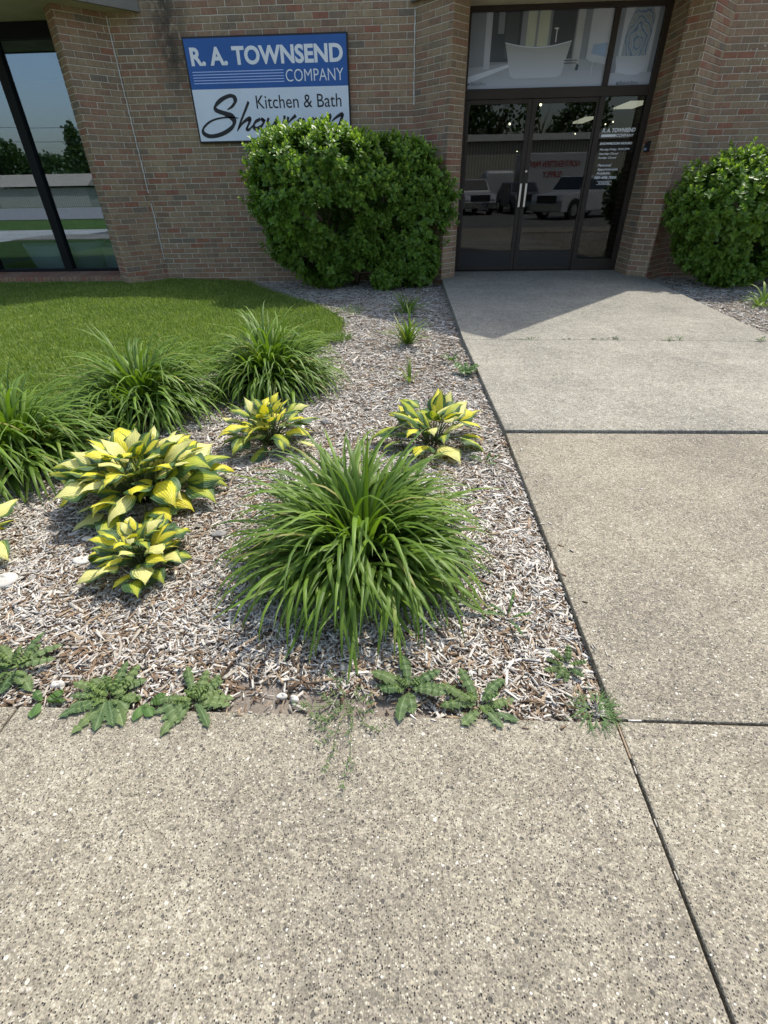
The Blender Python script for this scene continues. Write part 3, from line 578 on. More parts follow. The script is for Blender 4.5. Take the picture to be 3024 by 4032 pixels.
# ------------------------------------------------------------ wood chips and grass (uncountable)
def frames(yaw, pitch, roll):
    cy, sy, cp, sp, cr, sr = np.cos(yaw), np.sin(yaw), np.cos(pitch), np.sin(pitch), np.cos(roll), np.sin(roll)
    X = np.stack([cy*cp, sy*cp, sp], -1); Yb = np.stack([-sy, cy, np.zeros_like(cy)], -1); Zb = np.cross(X, Yb)
    Y = Yb*cr[:,None]+Zb*sr[:,None]; Z = np.cross(X, Y); return X, Y, Z
def chips(name, x, y, lmul, nspill=0):
    n = len(x); L = np.clip(rng.lognormal(math.log(.0215), .62, n), .007, .095)*lmul; Wd = rng.uniform(.003,.0092,n)*np.sqrt(L/.03)*(.7+.3*lmul); T = rng.uniform(.0012,.004,n)
    big = rng.random(n) < .006; L[big] *= 1.5; Wd[big] *= 1.8
    X, Y, Z = frames(rng.uniform(0, 2*np.pi, n), rng.normal(0,.09,n), rng.normal(0,.28,n)); c = np.column_stack([x, y, hz(x,y) + rng.uniform(-.007,.007,n)])
    if nspill: c[-nspill:,2] = .003; L[-nspill:] = np.minimum(L[-nspill:], .028)*.8; T[-nspill:] *= .5
    tmpl = np.array([(-.5,-.5,-.5),(.5,-.3,-.5),(.5,.3,-.5),(-.5,.5,-.5),(-.47,-.45,.5),(.46,-.26,.5),(.46,.26,.5),(-.47,.45,.5)])
    tp = tmpl[None]+rng.normal(0,.08,(n,8,3)); V = c[:,None]+tp[...,0:1]*(X*L[:,None])[:,None]+tp[...,1:2]*(Y*Wd[:,None])[:,None]+tp[...,2:3]*(Z*T[:,None])[:,None]
    F0 = np.array([(4,5,6,7),(0,1,5,4),(1,2,6,5),(2,3,7,6),(3,0,4,7),(3,2,1,0)]); F = (np.arange(n)[:,None,None]*8+F0[None]).reshape(-1,4)
    # fresher brown chips in patches and along the sidewalk
    br = .5+.5*np.sin(x*2.3+1)*np.sin(y*3.1+.5) ; brown = smooth(.75,1,br)*.5 + smooth(1.30,.95,y)*.85
    for (px, py, rr_, am) in ((-1.15,1.55,.3,.5),(-1.1,.98,.16,.9),(.02,3.85,.22,.6),(-.85,1.9,.35,.55),(.35,1.3,.3,.3),(-1.6,2.3,.3,.4),(-.9,2.6,.3,.3)): brown = brown + am*np.exp(-((x-px)**2+(y-py)**2)/rr_**2)
    r = rng.random(n); sel = rng.random(n) < np.clip(brown*.62, 0, .75); r = np.where(sel, r*.42, r)
    o = fast_mesh(name, V.reshape(-1,3), F, M['chips'], {'rnd': np.repeat(r, 8)}); return o
def scatter(n, x0, x1, y0, y1): return rng.uniform(x0,x1,n), rng.uniform(y0,y1,n)
PLANTS = [(-.19,1.56,.16),(-1.27,2.0,.15),(-1.05,1.48,.1)]
xs, ys, lm = [], [], []
for (x0,x1,y0,y1,den,l) in ((-1.9,.63,.868,1.6,21000,.9),(-2.9,.63,1.6,2.6,15000,.95),(-3.2,.63,2.6,4.2,7500,1.1),(-3,.62,4.2,9.6,2700,1.45),(3.45,7.5,4.2,9.6,2500,1.45),(3.5,6,.9,4.2,1600,1.5)):
    n = int(den*(x1-x0)*(y1-y0)); x, y = scatter(n, x0, x1, y0, y1)
    k = ~inlawn(x-.015, y)
    k &= ~((x > 3.3) & (x < 3.66+(y-5.16)*.0716+.02)) & ~((y > 9.0) & (x > 3) & (x < 3.96)) & ~((x > .40) & (x < .63) & (y > 8.9))
    # bare soil: a strip by the sidewalk and thin spots
    bare = (y < .965+.03*np.sin(x*9)) & (x > -.55) & (x < .02) & (rng.random(n) < .85); bare |= (rng.random(n) < .55*smooth(.98,.87,y)); k &= ~bare
    xs.append(x[k]); ys.append(y[k]); lm.append(np.full(k.sum(), l))
ns = 56; sx_ = np.concatenate([rng.uniform(-1.9,.62,ns//2), .635+np.abs(rng.normal(0,.05,ns-ns//2))]); sy_ = np.concatenate([.852-np.abs(rng.normal(0,.025,ns//2)), rng.uniform(.9,2.8,ns-ns//2)]); xs.append(sx_); ys.append(sy_); lm.append(np.ones(ns))
o = chips('mulch', np.concatenate(xs), np.concatenate(ys), np.concatenate(lm), ns); tag(o, 'weathered silver and brown wood chip mulch', 'mulch', kind='stuff')
# a few loose chips fallen in the joints
def loose(x, y, z, L, W, yaw, r, label):
    X, Y, Z = frames(np.array([yaw]), np.array([.03]), np.array([.1])); tmpl = np.array([(-.5,-.5,-.5),(.5,-.3,-.5),(.5,.3,-.5),(-.5,.5,-.5),(-.47,-.45,.5),(.46,-.26,.5),(.46,.26,.5),(-.47,.45,.5)])
    V = np.array([x,y,z])+tmpl[:,:1]*X*L+tmpl[:,1:2]*Y*W+tmpl[:,2:]*Z*.003; o = fast_mesh('wood_chip', V, np.array([(4,5,6,7),(0,1,5,4),(1,2,6,5),(2,3,7,6),(3,0,4,7),(3,2,1,0)]), M['chips'], {'rnd': np.full(8, r)}); tag(o, label, 'wood chip', 'loose wood chips fallen in the slab joints')
loose(.680,.861,.001,.040,.006,0.0,.6,'pale wood chip lying in the joint right of the bed corner')
loose(.6255,.715,-.001,.022,.004,1.55,.45,'pale wood chip wedged highest in the sloping sidewalk joint')
loose(.6255,.585,-.001,.018,.003,1.6,.42,'pale wood chip wedged in the middle of the sloping sidewalk joint')
loose(.6255,.80,-.001,.11,.006,1.58,.15,'brown sliver of wood in the joint just below the bed corner')
loose(.6255,.475,-.001,.018,.003,1.6,.45,'pale wood chip wedged lowest in the sloping sidewalk joint')

def grass_patch(name, x, y, hgt, wd, mat):
    n = len(x); h = hgt*rng.uniform(.6,1.25,n); yaw = rng.uniform(0,2*np.pi,n); d = np.stack([np.cos(yaw), np.sin(yaw), 0*yaw], -1); s = np.stack([-np.sin(yaw), np.cos(yaw), 0*yaw], -1)
    lean = rng.uniform(.1,.75,n); base = np.column_stack([x, y, hz(x,y)+.002]); w_ = wd*rng.uniform(.7,1.3,n)
    up = np.array([0,0,1.]); mid = base+d*(h*lean*.35)[:,None]+up*(h*.6)[:,None]; tip = base+d*(h*lean)[:,None]+up*(h*(1.0-.25*lean))[:,None]
    V = np.stack([base-s*(w_/2)[:,None], base+s*(w_/2)[:,None], mid-s*(w_*.45)[:,None], mid+s*(w_*.45)[:,None], tip], 1)
    F = (np.arange(n)[:,None,None]*5+np.array([(0,1,3),(0,3,2),(2,3,4)])[None]).reshape(-1,3)
    o = fast_mesh(name, V.reshape(-1,3), F, mat, {'rnd': np.repeat(rng.random(n), 5)}); return o
gx, gy = [], []
for (x0,x1,y0,y1,den) in ((-6,-.7,4.3,6.5,7500),(-4.2,-1.5,2.0,4.3,6500),(-8,-.9,6.5,9.55,4800),(-9,-6,4.3,6.5,2500),(-8,-4.2,1,4.3,800),(-9.2,-8,6.5,9.3,2500)):
    n = int(den*(x1-x0)*(y1-y0)); x, y = scatter(n, x0, x1, y0, y1); k = inlawn(x-.03*rng.normal(size=n)**2+.01, y) & ~((x > -4.9) & (x < -4.35) & (y > 9.05+np.abs(x+4.9)))
    gx.append(x[k]); gy.append(y[k])
o = grass_patch('grass', np.concatenate(gx), np.concatenate(gy), .043, .0043, M['grass']); tag(o, 'mown green lawn grass', 'grass', kind='stuff')

# ------------------------------------------------------------ plants
def ribbon(b, P, side, wds, across=(-1,0,1), fold=.35, rnd=0., extra=None, tip=0.):
    """leaf blade along the centreline P, side vectors, half widths"""
    n = len(P); m = len(across); V = np.zeros((n,m,3)); U_ = np.zeros((n,m)); T_ = np.zeros((n,m))
    for i in range(n):
        t = unit(P[min(i+1,n-1)]-P[max(i-1,0)]); s = unit(side[i]-t*np.dot(side[i],t)); up = np.cross(s, t)
        if up[2] < 0 and abs(up[2]) > .3 and False: up = -up
        for j, a in enumerate(across):
            V[i,j] = P[i]+s*a*wds[i]+up*fold*wds[i]*(abs(a)**1.5); U_[i,j] = a; T_[i,j] = i/(n-1)
    if extra is not None: V = V+extra
    F = [(i*m+j, i*m+j+1, (i+1)*m+j+1, (i+1)*m+j) for i in range(n-1) for j in range(m-1)]
    b.add(V.reshape(-1,3), F, 0, u=U_.ravel(), t=T_.ravel(), rnd=rnd, tip=tip)
def arch(base, az, L, e0, bend, n=9, p=1.6, twist=0.):
    """centreline leaving at elevation e0 and drooping by bend radians over its length"""
    t = np.linspace(0,1,n); el = e0-bend*t**p; ds = L/(n-1); P = [np.array(base, float)]; a = az
    for i in range(n-1):
        e = (el[i]+el[i+1])/2; a += twist/(n-1); P.append(P[-1]+ds*np.array([math.cos(a)*math.cos(e), math.sin(a)*math.cos(e), math.sin(e)]))
    P = np.array(P); side = np.tile(np.array([-math.sin(az+twist/2), math.cos(az+twist/2), 0.]), (n,1)); return P, side
def daylily(name, x, y, nb, L0, L1, rad, label, wd=.0095, mat='lily', spikes=(), e_lo=.62, e_hi=1.5, group='daylily clumps in the mulch bed', seed=1, cat='daylily', bendm=1.0):
    rr = random.Random(seed); z0 = float(hz(x,y))-.005; root = empty(name, (x,y,z0), label, cat, group); b = Buf(); b.smooth = True
    for i in range(nb):
        az = rr.uniform(0, 2*math.pi); q = rr.random(); r0 = rad*math.sqrt(q)*.9; sp_ = .45 if rr.random() < .6 else 1.6
        bx, by = x+r0*math.cos(az+rr.uniform(-sp_,sp_)), y+r0*math.sin(az+rr.uniform(-sp_,sp_)); L = rr.uniform(L0, L1)*(1.12 if q < .2 else .92 if q > .6 else 1)
        e0 = e_hi-(e_hi-e_lo)*(q**.8)+rr.uniform(-.22,.22); bend = rr.uniform(1.7,3.2)*(.85+.3*q)*bendm; bend = min(bend, e0+1.52)
        if rr.random() < .05: bend *= .5
        P, S = arch((bx,by,z0), az, L, e0, bend, 10, rr.uniform(1.3,2.6), rr.uniform(-.9,.9))
        gz = hz(P[:,0],P[:,1])+.012
        P[:,2] = np.maximum(P[:,2], gz+.01*rr.random()) if len(P) else P[:,2]
        wv = wd*rr.uniform(.7,1.2); t = np.linspace(0,1,10); W = wv*np.minimum(1, .55+1.6*t)*np.clip(1-t**3.2,0.03,1)
        ribbon(b, P, S, W, (-1,0,1), .38, rnd=rr.random())
    for (dx, dy, hh) in spikes:
        P, S = arch((x+dx,y+dy,z0), rr.uniform(0,6), hh, 1.50, .15, 10); t = np.linspace(0,1,10); ribbon(b, P, S, wd*1.05*np.clip(1-t**2.5,.03,1), (-1,0,1), .5, rnd=.5)
    b.build('leaves', M[mat], root); return root
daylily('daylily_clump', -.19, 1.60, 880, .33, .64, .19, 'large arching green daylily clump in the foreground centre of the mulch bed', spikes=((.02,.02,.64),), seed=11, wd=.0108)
daylily('daylily_clump', -1.10, 3.80, 760, .42, .72, .18, 'tall daylily clump at the lawn edge directly behind the middle hosta', spikes=((-.1,0,.68),(.1,.02,.62)), seed=12, wd=.0125)
daylily('daylily_clump', -1.88, 3.25, 740, .42, .72, .18, 'daylily clump at the lawn edge directly behind the largest hosta', seed=13, wd=.0125, spikes=((-.06,0,.62),(.12,0,.58),))
daylily('daylily_clump', -2.30, 2.46, 700, .40, .72, .18, 'daylily clump cut off by the left edge of the photo, beside the lawn', seed=14, wd=.0125)
daylily('daylily_clump', 0.0, 5.10, 60, .22, .42, .05, 'small upright sunlit daylily tuft in the mulch halfway to the wall', seed=15, wd=.010, e_lo=.8, bendm=.55)
daylily('daylily_clump', -.02, 6.75, 46, .25, .48, .05, 'small daylily tuft in shadow behind the sunlit one, near the shrub', seed=16, wd=.010, e_lo=.7, bendm=.6)
daylily('daylily_clump', .02, 3.92, 8, .14, .24, .015, 'tiny daylily sprout of a few upright blades behind the right hosta', seed=17, wd=.009, e_lo=1.0, bendm=.5, mat='lily_y', spikes=((0,0,.24),))
daylily('daylily_clump', 4.62, 6.95, 40, .26, .42, .05, 'yellowish green daylily tuft in the right bed in front of the shrub', seed=18, wd=.010, e_lo=.6, mat='lily_y', bendm=.9)

def hosta_leaf(b, pet, base, az, e0, L, W, bend, roll, rr, id_):
    n = 13; ac = np.array([-1,-.75,-.5,-.25,0,.25,.5,.75,1.]); P, S = arch(base, az, L, e0, bend, n, 1.3, rr.uniform(-.25,.25)); t = np.linspace(0,1,n)
    prof = np.where(t < .36, np.sin(t/.36*math.pi/2)**.65, np.cos((t-.36)/.64*math.pi/2)**1.6); prof = np.clip(prof, .02, 1); prof[-1] = .01; prof[0] = .10
    S = S*math.cos(roll)+np.array([0,0,1.])*math.sin(roll)
    ex = np.zeros((n,9,3)); ph = rr.uniform(0,6)
    for j, a in enumerate(ac): ex[:,j,2] = .006*W/.05*1.6*np.sin(t*10+ph+(a > 0)*2)*abs(a)**2*np.sin(math.pi*t)
    ribbon(b, P, S, W*prof, ac, rr.uniform(.18,.42), rnd=id_, extra=ex)
    ft = np.array(base)
    mid = (ft+pet)/2+np.array([0,0,.02]); b2.tube([pet, mid, ft], [.0045,.0038,.0025], 5, rnd=id_)
def hosta(x, y, n, R0, Hh, Lf, Wf, label, seed):
    global b2
    rr = random.Random(seed); z0 = float(hz(x,y)); root = empty('hosta', (x,y,z0), label, 'hosta', 'variegated hostas in the mulch bed'); b = Buf(); b.smooth = True; b2 = Buf()
    for i in range(n):
        q = (i+.5)/n; az = i*2.39996+rr.uniform(-.35,.35)
        r = R0*math.sqrt(q)*rr.uniform(.88,1.08); zz = z0+Hh*(1-.80*q**1.9)*rr.uniform(.88,1.05)
        sc = rr.uniform(.58,1.12)*(.80+.28*q); L = Lf*sc; e0 = 1.25-.98*q**.7+rr.uniform(-.25,.25); bend = .70+.40*q+rr.uniform(-.35,.55)
        br = r-L*.5*math.cos(e0-.3*bend); base = np.array([x+br*math.cos(az), y+br*math.sin(az), max(zz-.5*L*math.sin(e0-.3*bend), z0+.035)])
        if i % 3 == 1: base = np.array([x+(base[0]-x)*.72, y+(base[1]-y)*.72, z0+(base[2]-z0)*.60])
        pet = np.array([x+.03*math.cos(az), y+.03*math.sin(az), z0])
        hosta_leaf(b, pet, base, az+rr.uniform(-.35,.35), e0, L, Wf*.88*sc*rr.uniform(.8,1.1), bend, rr.uniform(-.5,.5), rr, rr.random())
    b.build('leaves', M['hosta'], root); b2.build('stalks', M['wiry'], root, smooth=True)
hosta(-1.35, 2.07, 112, .385, .31, .215, .092, 'largest yellow and green hosta, a wide mound left of the foreground daylily', 21)
hosta(-1.11, 1.54, 60, .205, .19, .135, .052, 'small yellow and green hosta nearest the sidewalk, in front of the largest hosta', 22)
hosta(-.86, 2.73, 50, .285, .26, .190, .070, 'middle yellow hosta in front of the tall daylily clump at the lawn', 23)
hosta(.165, 2.74, 36, .345, .24, .235, .086, 'sparse yellow hosta beside the walkway behind the foreground daylily', 24)
hosta(-2.06, 1.60, 50, .30, .27, .165, .06, 'hosta mostly cut off by the left edge of the photo', 25)

# shrubs
LT = []
for i, (t, w_) in enumerate(((0,.06),(.25,.75),(.5,1.0),(.75,.7),(1,.03))):
    for a in (-1,0,1): LT.append((t, a*w_, abs(a)*.30*w_ - .22*t*t, a, t))
LT = np.array(LT); LF = np.array([(i*3+j, i*3+j+1, (i+1)*3+j+1, (i+1)*3+j) for i in range(4) for j in range(2)])
def leaf_cloud(b_name, pos, dirs, ups, L, W, mat, parent, tipv, rn=None):
    n = len(pos); D = dirs/np.linalg.norm(dirs,axis=1,keepdims=True); S = np.cross(D, ups); S /= np.linalg.norm(S,axis=1,keepdims=True)+1e-9; U3 = np.cross(S, D)
    V = pos[:,None]+LT[None,:,0:1]*(D*L[:,None])[:,None]+LT[None,:,1:2]*(S*W[:,None])[:,None]+LT[None,:,2:3]*(U3*(W*1.0+L*.0)[:,None])[:,None]
    V = V + 0*V; F = (np.arange(n)[:,None,None]*15+LF[None]).reshape(-1,4); k = len(LT)
    at = {'rnd': np.repeat(rng.random(n) if rn is None else rn, k), 'u': np.tile(LT[:,3], n), 't': np.tile(LT[:,4], n), 'tip': np.repeat(tipv, k)}
    return fast_mesh(b_name, V.reshape(-1,3), F, M[mat], at, parent, smooth=True)
def blob_pts(blobs, n, noise=.07, inner=.0, zmin=-1):
    vol = np.array([bb[3]*bb[4]+bb[4]*bb[5]+bb[3]*bb[5] for bb in blobs]); ch = rng.choice(len(blobs), n*3, p=vol/vol.sum()); B = np.array(blobs)[ch]
    d = rng.normal(size=(n*3,3)); d /= np.linalg.norm(d,axis=1,keepdims=True); s = (1-inner*rng.random(n*3))*(1+noise*rng.normal(size=n*3))*(1+.14*(rng.random(n*3) < .07)*(d[:,2] > .1)); 
    P = B[:,:3]+d*B[:,3:6]*s[:,None]; N = d/B[:,3:6]; N /= np.linalg.norm(N,axis=1,keepdims=True)
    k = np.ones(len(P), bool)
    for j, bb in enumerate(blobs):
        q = (((P-np.array(bb[:3]))/np.array(bb[3:6]))**2).sum(1); k &= (q > .74) | (ch == j)
    k &= P[:,2] > zmin; return P[k][:n], N[k][:n]
def shrub(name, blobs, nshoot, label, stems, seed, ymax=9.54, Ls=.072, cull=()):
    P, N = blob_pts(blobs, nshoot, .06, .28)
    # irregular hollows
    hol = np.sin(P[:,0]*5.1+seed)*np.sin(P[:,2]*6.3+2*seed)*np.sin(P[:,1]*5+P[:,0]*2.2)+.4*np.sin(P[:,0]*13+P[:,2]*11); k = (hol < .62)
    k &= P[:,1] < ymax
    for (cx, cz, r) in cull: k &= ~((((P[:,0]-cx)/r)**2+((P[:,2]-cz)/(r*.6))**2 < 1) & (P[:,1] < blobs[0][1]))
    P, N = P[k], N[k]; n = len(P); root = empty(name, (blobs[0][0], blobs[0][1], -.09), label, 'shrub', 'leafy shrubs against the brick wall')
    up = np.array([0,0,1.]); ax = N+up*.55+rng.normal(0,.25,(n,3)); ax /= np.linalg.norm(ax,axis=1,keepdims=True)
    a1 = np.cross(ax, rng.normal(size=(n,3))); a1 /= np.linalg.norm(a1,axis=1,keepdims=True); a2 = np.cross(ax, a1)
    pos, dr, ups, L, W, tp, rn = [], [], [], [], [], [], []
    sr = rng.random(n)
    for w_ in range(5):                              # opposite pairs up the shoot
        off = -.022*w_; ang = w_*math.pi/2+rng.normal(0,.25,n)
        for sgn in (0, math.pi):
            r_ = np.cos(ang+sgn)[:,None]*a1+np.sin(ang+sgn)[:,None]*a2; op = .35+.28*w_
            d = ax*math.cos(op)+r_*math.sin(op)+rng.normal(0,.12,(n,3)); l = Ls*rng.uniform(.75,1.2,n)*(.55+.2*min(w_,3)) 
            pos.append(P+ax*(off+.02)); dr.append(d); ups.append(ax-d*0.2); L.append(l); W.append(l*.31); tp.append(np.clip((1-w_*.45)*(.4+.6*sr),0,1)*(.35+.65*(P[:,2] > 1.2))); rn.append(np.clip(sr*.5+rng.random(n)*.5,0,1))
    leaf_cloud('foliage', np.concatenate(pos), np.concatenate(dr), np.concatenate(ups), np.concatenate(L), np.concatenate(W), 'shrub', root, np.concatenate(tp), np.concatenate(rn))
    b = Buf(); rr = random.Random(seed)
    for (sx, sy) in stems:
        for k_ in range(5):
            bb = blobs[rr.randrange(len(blobs))]; tx, ty, tz = bb[0]+rr.uniform(-.5,.5)*bb[3], bb[1]+rr.uniform(-.3,.3)*bb[4], bb[2]+rr.uniform(-.4,.5)*bb[5]
            p = [np.array([sx+rr.uniform(-.05,.05), sy+rr.uniform(-.05,.05), float(hz(sx,sy))-.02])]; q = np.array([tx,ty,tz])
            for i in range(1,7): t = i/6; p.append(p[0]*(1-t)+q*t+np.array([0,0,.12*math.sin(math.pi*t)])+np.array([rr.uniform(-.02,.02) for _ in range(3)]))
            b.tube(p, np.linspace(.013,.004,7), 5)
    b.build('stems', M['stem'], root, smooth=True)
shrub('shrub', [(-1.58,8.56,1.25,.84,.74,.76),(-1.66,8.42,1.64,.64,.62,.45),(-1.16,8.50,1.64,.60,.62,.44),(-1.75,8.40,1.20,.55,.60,.50),(-1.66,8.75,.70,.62,.56,.56),(-.55,8.98,1.22,.86,.52,.66),(.05,9.0,1.10,.70,.48,.62),(-.22,9.02,1.62,.62,.44,.38),(-.05,8.96,.50,.56,.46,.50),(-.9,8.90,.70,.62,.50,.55),(-.72,8.66,1.30,.62,.62,.62),(-.74,8.70,1.66,.50,.52,.34),(-1.35,8.85,.35,.55,.5,.42),(.15,8.85,.22,.36,.36,.30),(-.35,8.6,.10,.26,.22,.20)], 4600,
      'broad dense green shrub below the company sign, left of the entrance', [(-1.6,9.0),(-1.35,9.1),(-.9,9.1),(-.3,9.1)], 3, cull=((-1.05,1.0,.28),(-.45,1.12,.2),(-.9,.45,.16)))
shrub('shrub', [(4.72,8.52,1.05,.92,.70,.66),(5.4,8.40,1.16,.75,.68,.56),(4.72,8.60,.58,.66,.56,.52),(5.5,8.62,.58,.8,.56,.52),(6.2,8.65,1.0,.8,.6,.7),(5.0,8.55,.30,.6,.5,.36)], 3400,
      'dense green shrub right of the entrance, cut off by the right edge of the photo', [(4.9,9.0),(5.5,9.0),(6.1,9.0)], 4)
# low seedling foliage at the shrub's foot
# ------------------------------------------------------------ weeds
def lobed(b, base, az, L, W, e0, bend, rr, lobes=5, tip=0., ragged=.5):
    ts = [0.0]; ws = [.10]
    for k in range(lobes):
        a0 = .10+.84*k/lobes; d_ = .84/lobes; j = rr.uniform(.8,1.15)
        if ragged > .1: ts += [a0, a0+.22*d_, a0+.30*d_, a0+.85*d_]; ws += [1-ragged, 1.0*j, .92*j, 1-.75*ragged]
        else: ts += [a0, a0+.5*d_]; ws += [1, 1]
    ts.append(1.0); ws.append(.05); ts = np.array(ts); n = len(ts); Pf, Sf = arch(base, az, L, e0, bend, 25, 1.3, rr.uniform(-.4,.4)); tf = np.linspace(0,1,25)
    P = np.column_stack([np.interp(ts, tf, Pf[:,i]) for i in range(3)]); S = Sf[:n] if n <= 25 else np.tile(Sf[0], (n,1))
    env = (.30+.70*np.minimum(1, ts*1.9))*np.where(ts > .70, np.sqrt(np.clip((1-ts)/.30,0,1)), 1); Wd = np.maximum(W*env*np.array(ws), W*.03); P[:,2] += .003*np.sin(ts*lobes*6.28)
    ribbon(b, P, S, Wd, (-1,-.5,-.06,.06,.5,1), .25, rnd=rr.random(), tip=tip)
def rosette(name, x, y, n, L, W, label, seed, mat='thistle', centre=14, zoff=.004, cat='weed', group='weeds along the sidewalk edge', azs=None, ragged=.50, e=.26, lobes=5):
    rr = random.Random(seed); z0 = max(float(hz(x,y)), -.03)+.012; root = empty(name, (x,y,z0), label, cat, group); b = Buf(); b.smooth = False
    for i in range(n):
        az = (azs[i] if azs and i < len(azs) else i*2.4+rr.uniform(-.4,.4)); l = L*rr.uniform(.7,1.15); P0 = (x+.012*math.cos(az), y+.012*math.sin(az), z0+rr.uniform(0,.012))
        lobed(b, P0, az, l, W*rr.uniform(.8,1.15), e+rr.uniform(-.12,.25), .55+rr.uniform(-.1,.2), rr, lobes, ragged=ragged)
    for i in range(centre):
        az = rr.uniform(0,6.28); r = rr.uniform(0,.35)*L; lobed(b, (x+r*math.cos(az), y+r*math.sin(az)*.7, z0+.015), az+rr.uniform(-.8,.8), L*rr.uniform(.25,.5), W*.5, rr.uniform(.3,1.1), .7, rr, 4, tip=rr.uniform(.2,.8), ragged=.6)
    o = b.build('leaves', M[mat], root)
    # keep leaves above the slab
    me = o.data; co = np.zeros(len(me.vertices)*3, np.float32); me.vertices.foreach_get('co', co); co = co.reshape(-1,3); fl = np.where(co[:,1] < .87, .006, -.02); co[:,2] = np.maximum(co[:,2], fl+.004*np.abs(np.sin(co[:,0]*90+co[:,1]*70))); me.vertices.foreach_set('co', co.ravel()); me.update(); return root
rosette('thistle', -.925, .892, 19, .122, .024, 'dark green thistle rosette spilling over the sidewalk edge, second from the left', 31, centre=20)
rosette('thistle', -.655, .890, 17, .112, .022, 'spiky thistle rosette at the sidewalk edge left of the bare soil patch', 32, centre=14)
rosette('thistle', -1.31, 1.00, 13, .125, .023, 'thistle rosette at the far left end of the sidewalk edge, beside the white stone', 33, centre=16)
rosette('thistle', .015, .955, 13, .110, .021, 'thistle rosette at the sidewalk edge just below the foreground daylily', 34, centre=10, ragged=.4)
rosette('thistle', .235, .905, 8, .125, .023, 'star shaped grey green thistle with pale midribs at the sidewalk edge', 35, centre=8, azs=[2.1,1.0,.15,3.1,4.2,5.2,5.6,2.7])
rosette('thistle', .54, 1.065, 8, .070, .015, 'small thistle in the mulch close to the bed corner', 36, centre=4, azs=[2.3,1.2,.1,5.2,4.5,3.5,2.8])
rosette('thistle', .50, 4.10, 10, .13, .035, 'leafy weed leaning over the edge of the grey walkway slab', 37, mat='weed', centre=10, group='weeds in the mulch', e=.7)
rosette('plantain', -1.125, .868, 4, .055, .016, 'small round leaved weed at the sidewalk joint beside the white stone', 38, mat='weed', centre=0, ragged=.0, azs=[4.9,1.0,2.6,.2], e=.15)
rosette('plantain', -.80, .872, 4, .07, .017, 'small round leaved weed between the two thistles on the sidewalk edge', 39, mat='weed', centre=2, ragged=.0, azs=[4.75,.9,.3,5.4], e=.2)
rosette('seedling', .45, 2.47, 5, .09, .012, 'thin weed seedling in the mulch right of the sparse hosta', 40, mat='weed', centre=0, ragged=.4, group='weeds in the mulch', e=.6)
rosette('seedling', .38, 1.27, 5, .10, .007, 'wispy weed seedling in the mulch right of the foreground daylily', 41, mat='weed', centre=0, ragged=.2, group='weeds in the mulch', e=.6)
rosette('seedling', .40, 4.45, 6, .10, .02, 'pale seedling in the mulch behind the leafy walkway weed', 42, mat='weed', centre=3, ragged=.4, group='weeds in the mulch', e=.8)
for k, (x, n, L, lab) in enumerate(((1.23,10,.06,'leftmost weed tuft growing in the crack across the grey walkway'),(1.62,6,.04,'second weed tuft from the left in the walkway crack'),(1.92,10,.05,'third weed tuft from the left in the walkway crack'),(2.10,12,.05,'fourth weed tuft from the left in the walkway crack'),(2.63,14,.08,'tallest weed tuft in the walkway crack, right of its middle'),(3.47,12,.10,'weed tuft at the right end of the walkway crack'))):
    y = float(np.interp(x, [c[0] for c in cl], [c[1] for c in cl])); rr = random.Random(50+k); root = empty('crack_weed', (x,y,.02), lab, 'weed', 'weeds in the walkway crack'); b = Buf()
    for i in range(n): dx = rr.uniform(-.07,.07); yy = float(np.interp(x+dx, [c[0] for c in cl], [c[1] for c in cl])); lobed(b, (x+dx,yy,.015), rr.uniform(0,6.28), L*rr.uniform(.5,1), .007, rr.uniform(.3,1.2), .6, rr, 3, tip=rr.random()*.5)
    b.build('leaves', M['weed'], root)
# wiry tufts of grass-like weed
def tuft(x, y, n, L, spread, label, seed, group='grass tufts in the mulch', mat='weed', wd=.0018):
    rr = random.Random(seed); z0 = max(float(hz(x,y)), -.03); root = empty('grass_tuft', (x,y,z0), label, 'grass tuft', group); b = Buf()
    for i in range(n):
        az = rr.uniform(0,6.28); r = spread*math.sqrt(rr.random()); P, S = arch((x+r*math.cos(az),y+r*math.sin(az),z0), az+rr.uniform(-1,1), L*rr.uniform(.5,1.1), rr.uniform(.5,1.4), rr.uniform(.3,1.3), 6)
        P[:,2] = np.maximum(P[:,2], .005 if y < .95 else -1); t = np.linspace(0,1,6); ribbon(b, P, S, wd*np.clip(1-t**2,.1,1), (-1,0,1), .3, rnd=rr.random())
    b.build('blades', M[mat], root)
tuft(.575, .885, 90, .075, .05, 'fine wispy grass tuft at the front right corner of the bed', 61)
tuft(-.72, 5.30, 170, .11, .11, 'tuft of long grass at the lawn edge tip in the mulch', 62, wd=.0035, mat='lily')
tuft(-.62, 2.22, 110, .05, .10, 'low patch of fine grass between the largest hosta and the daylily', 63)
tuft(-.75, 6.7, 120, .09, .22, 'thin shaded grass patch in the mulch beside the lawn', 64, wd=.003, mat='lily')
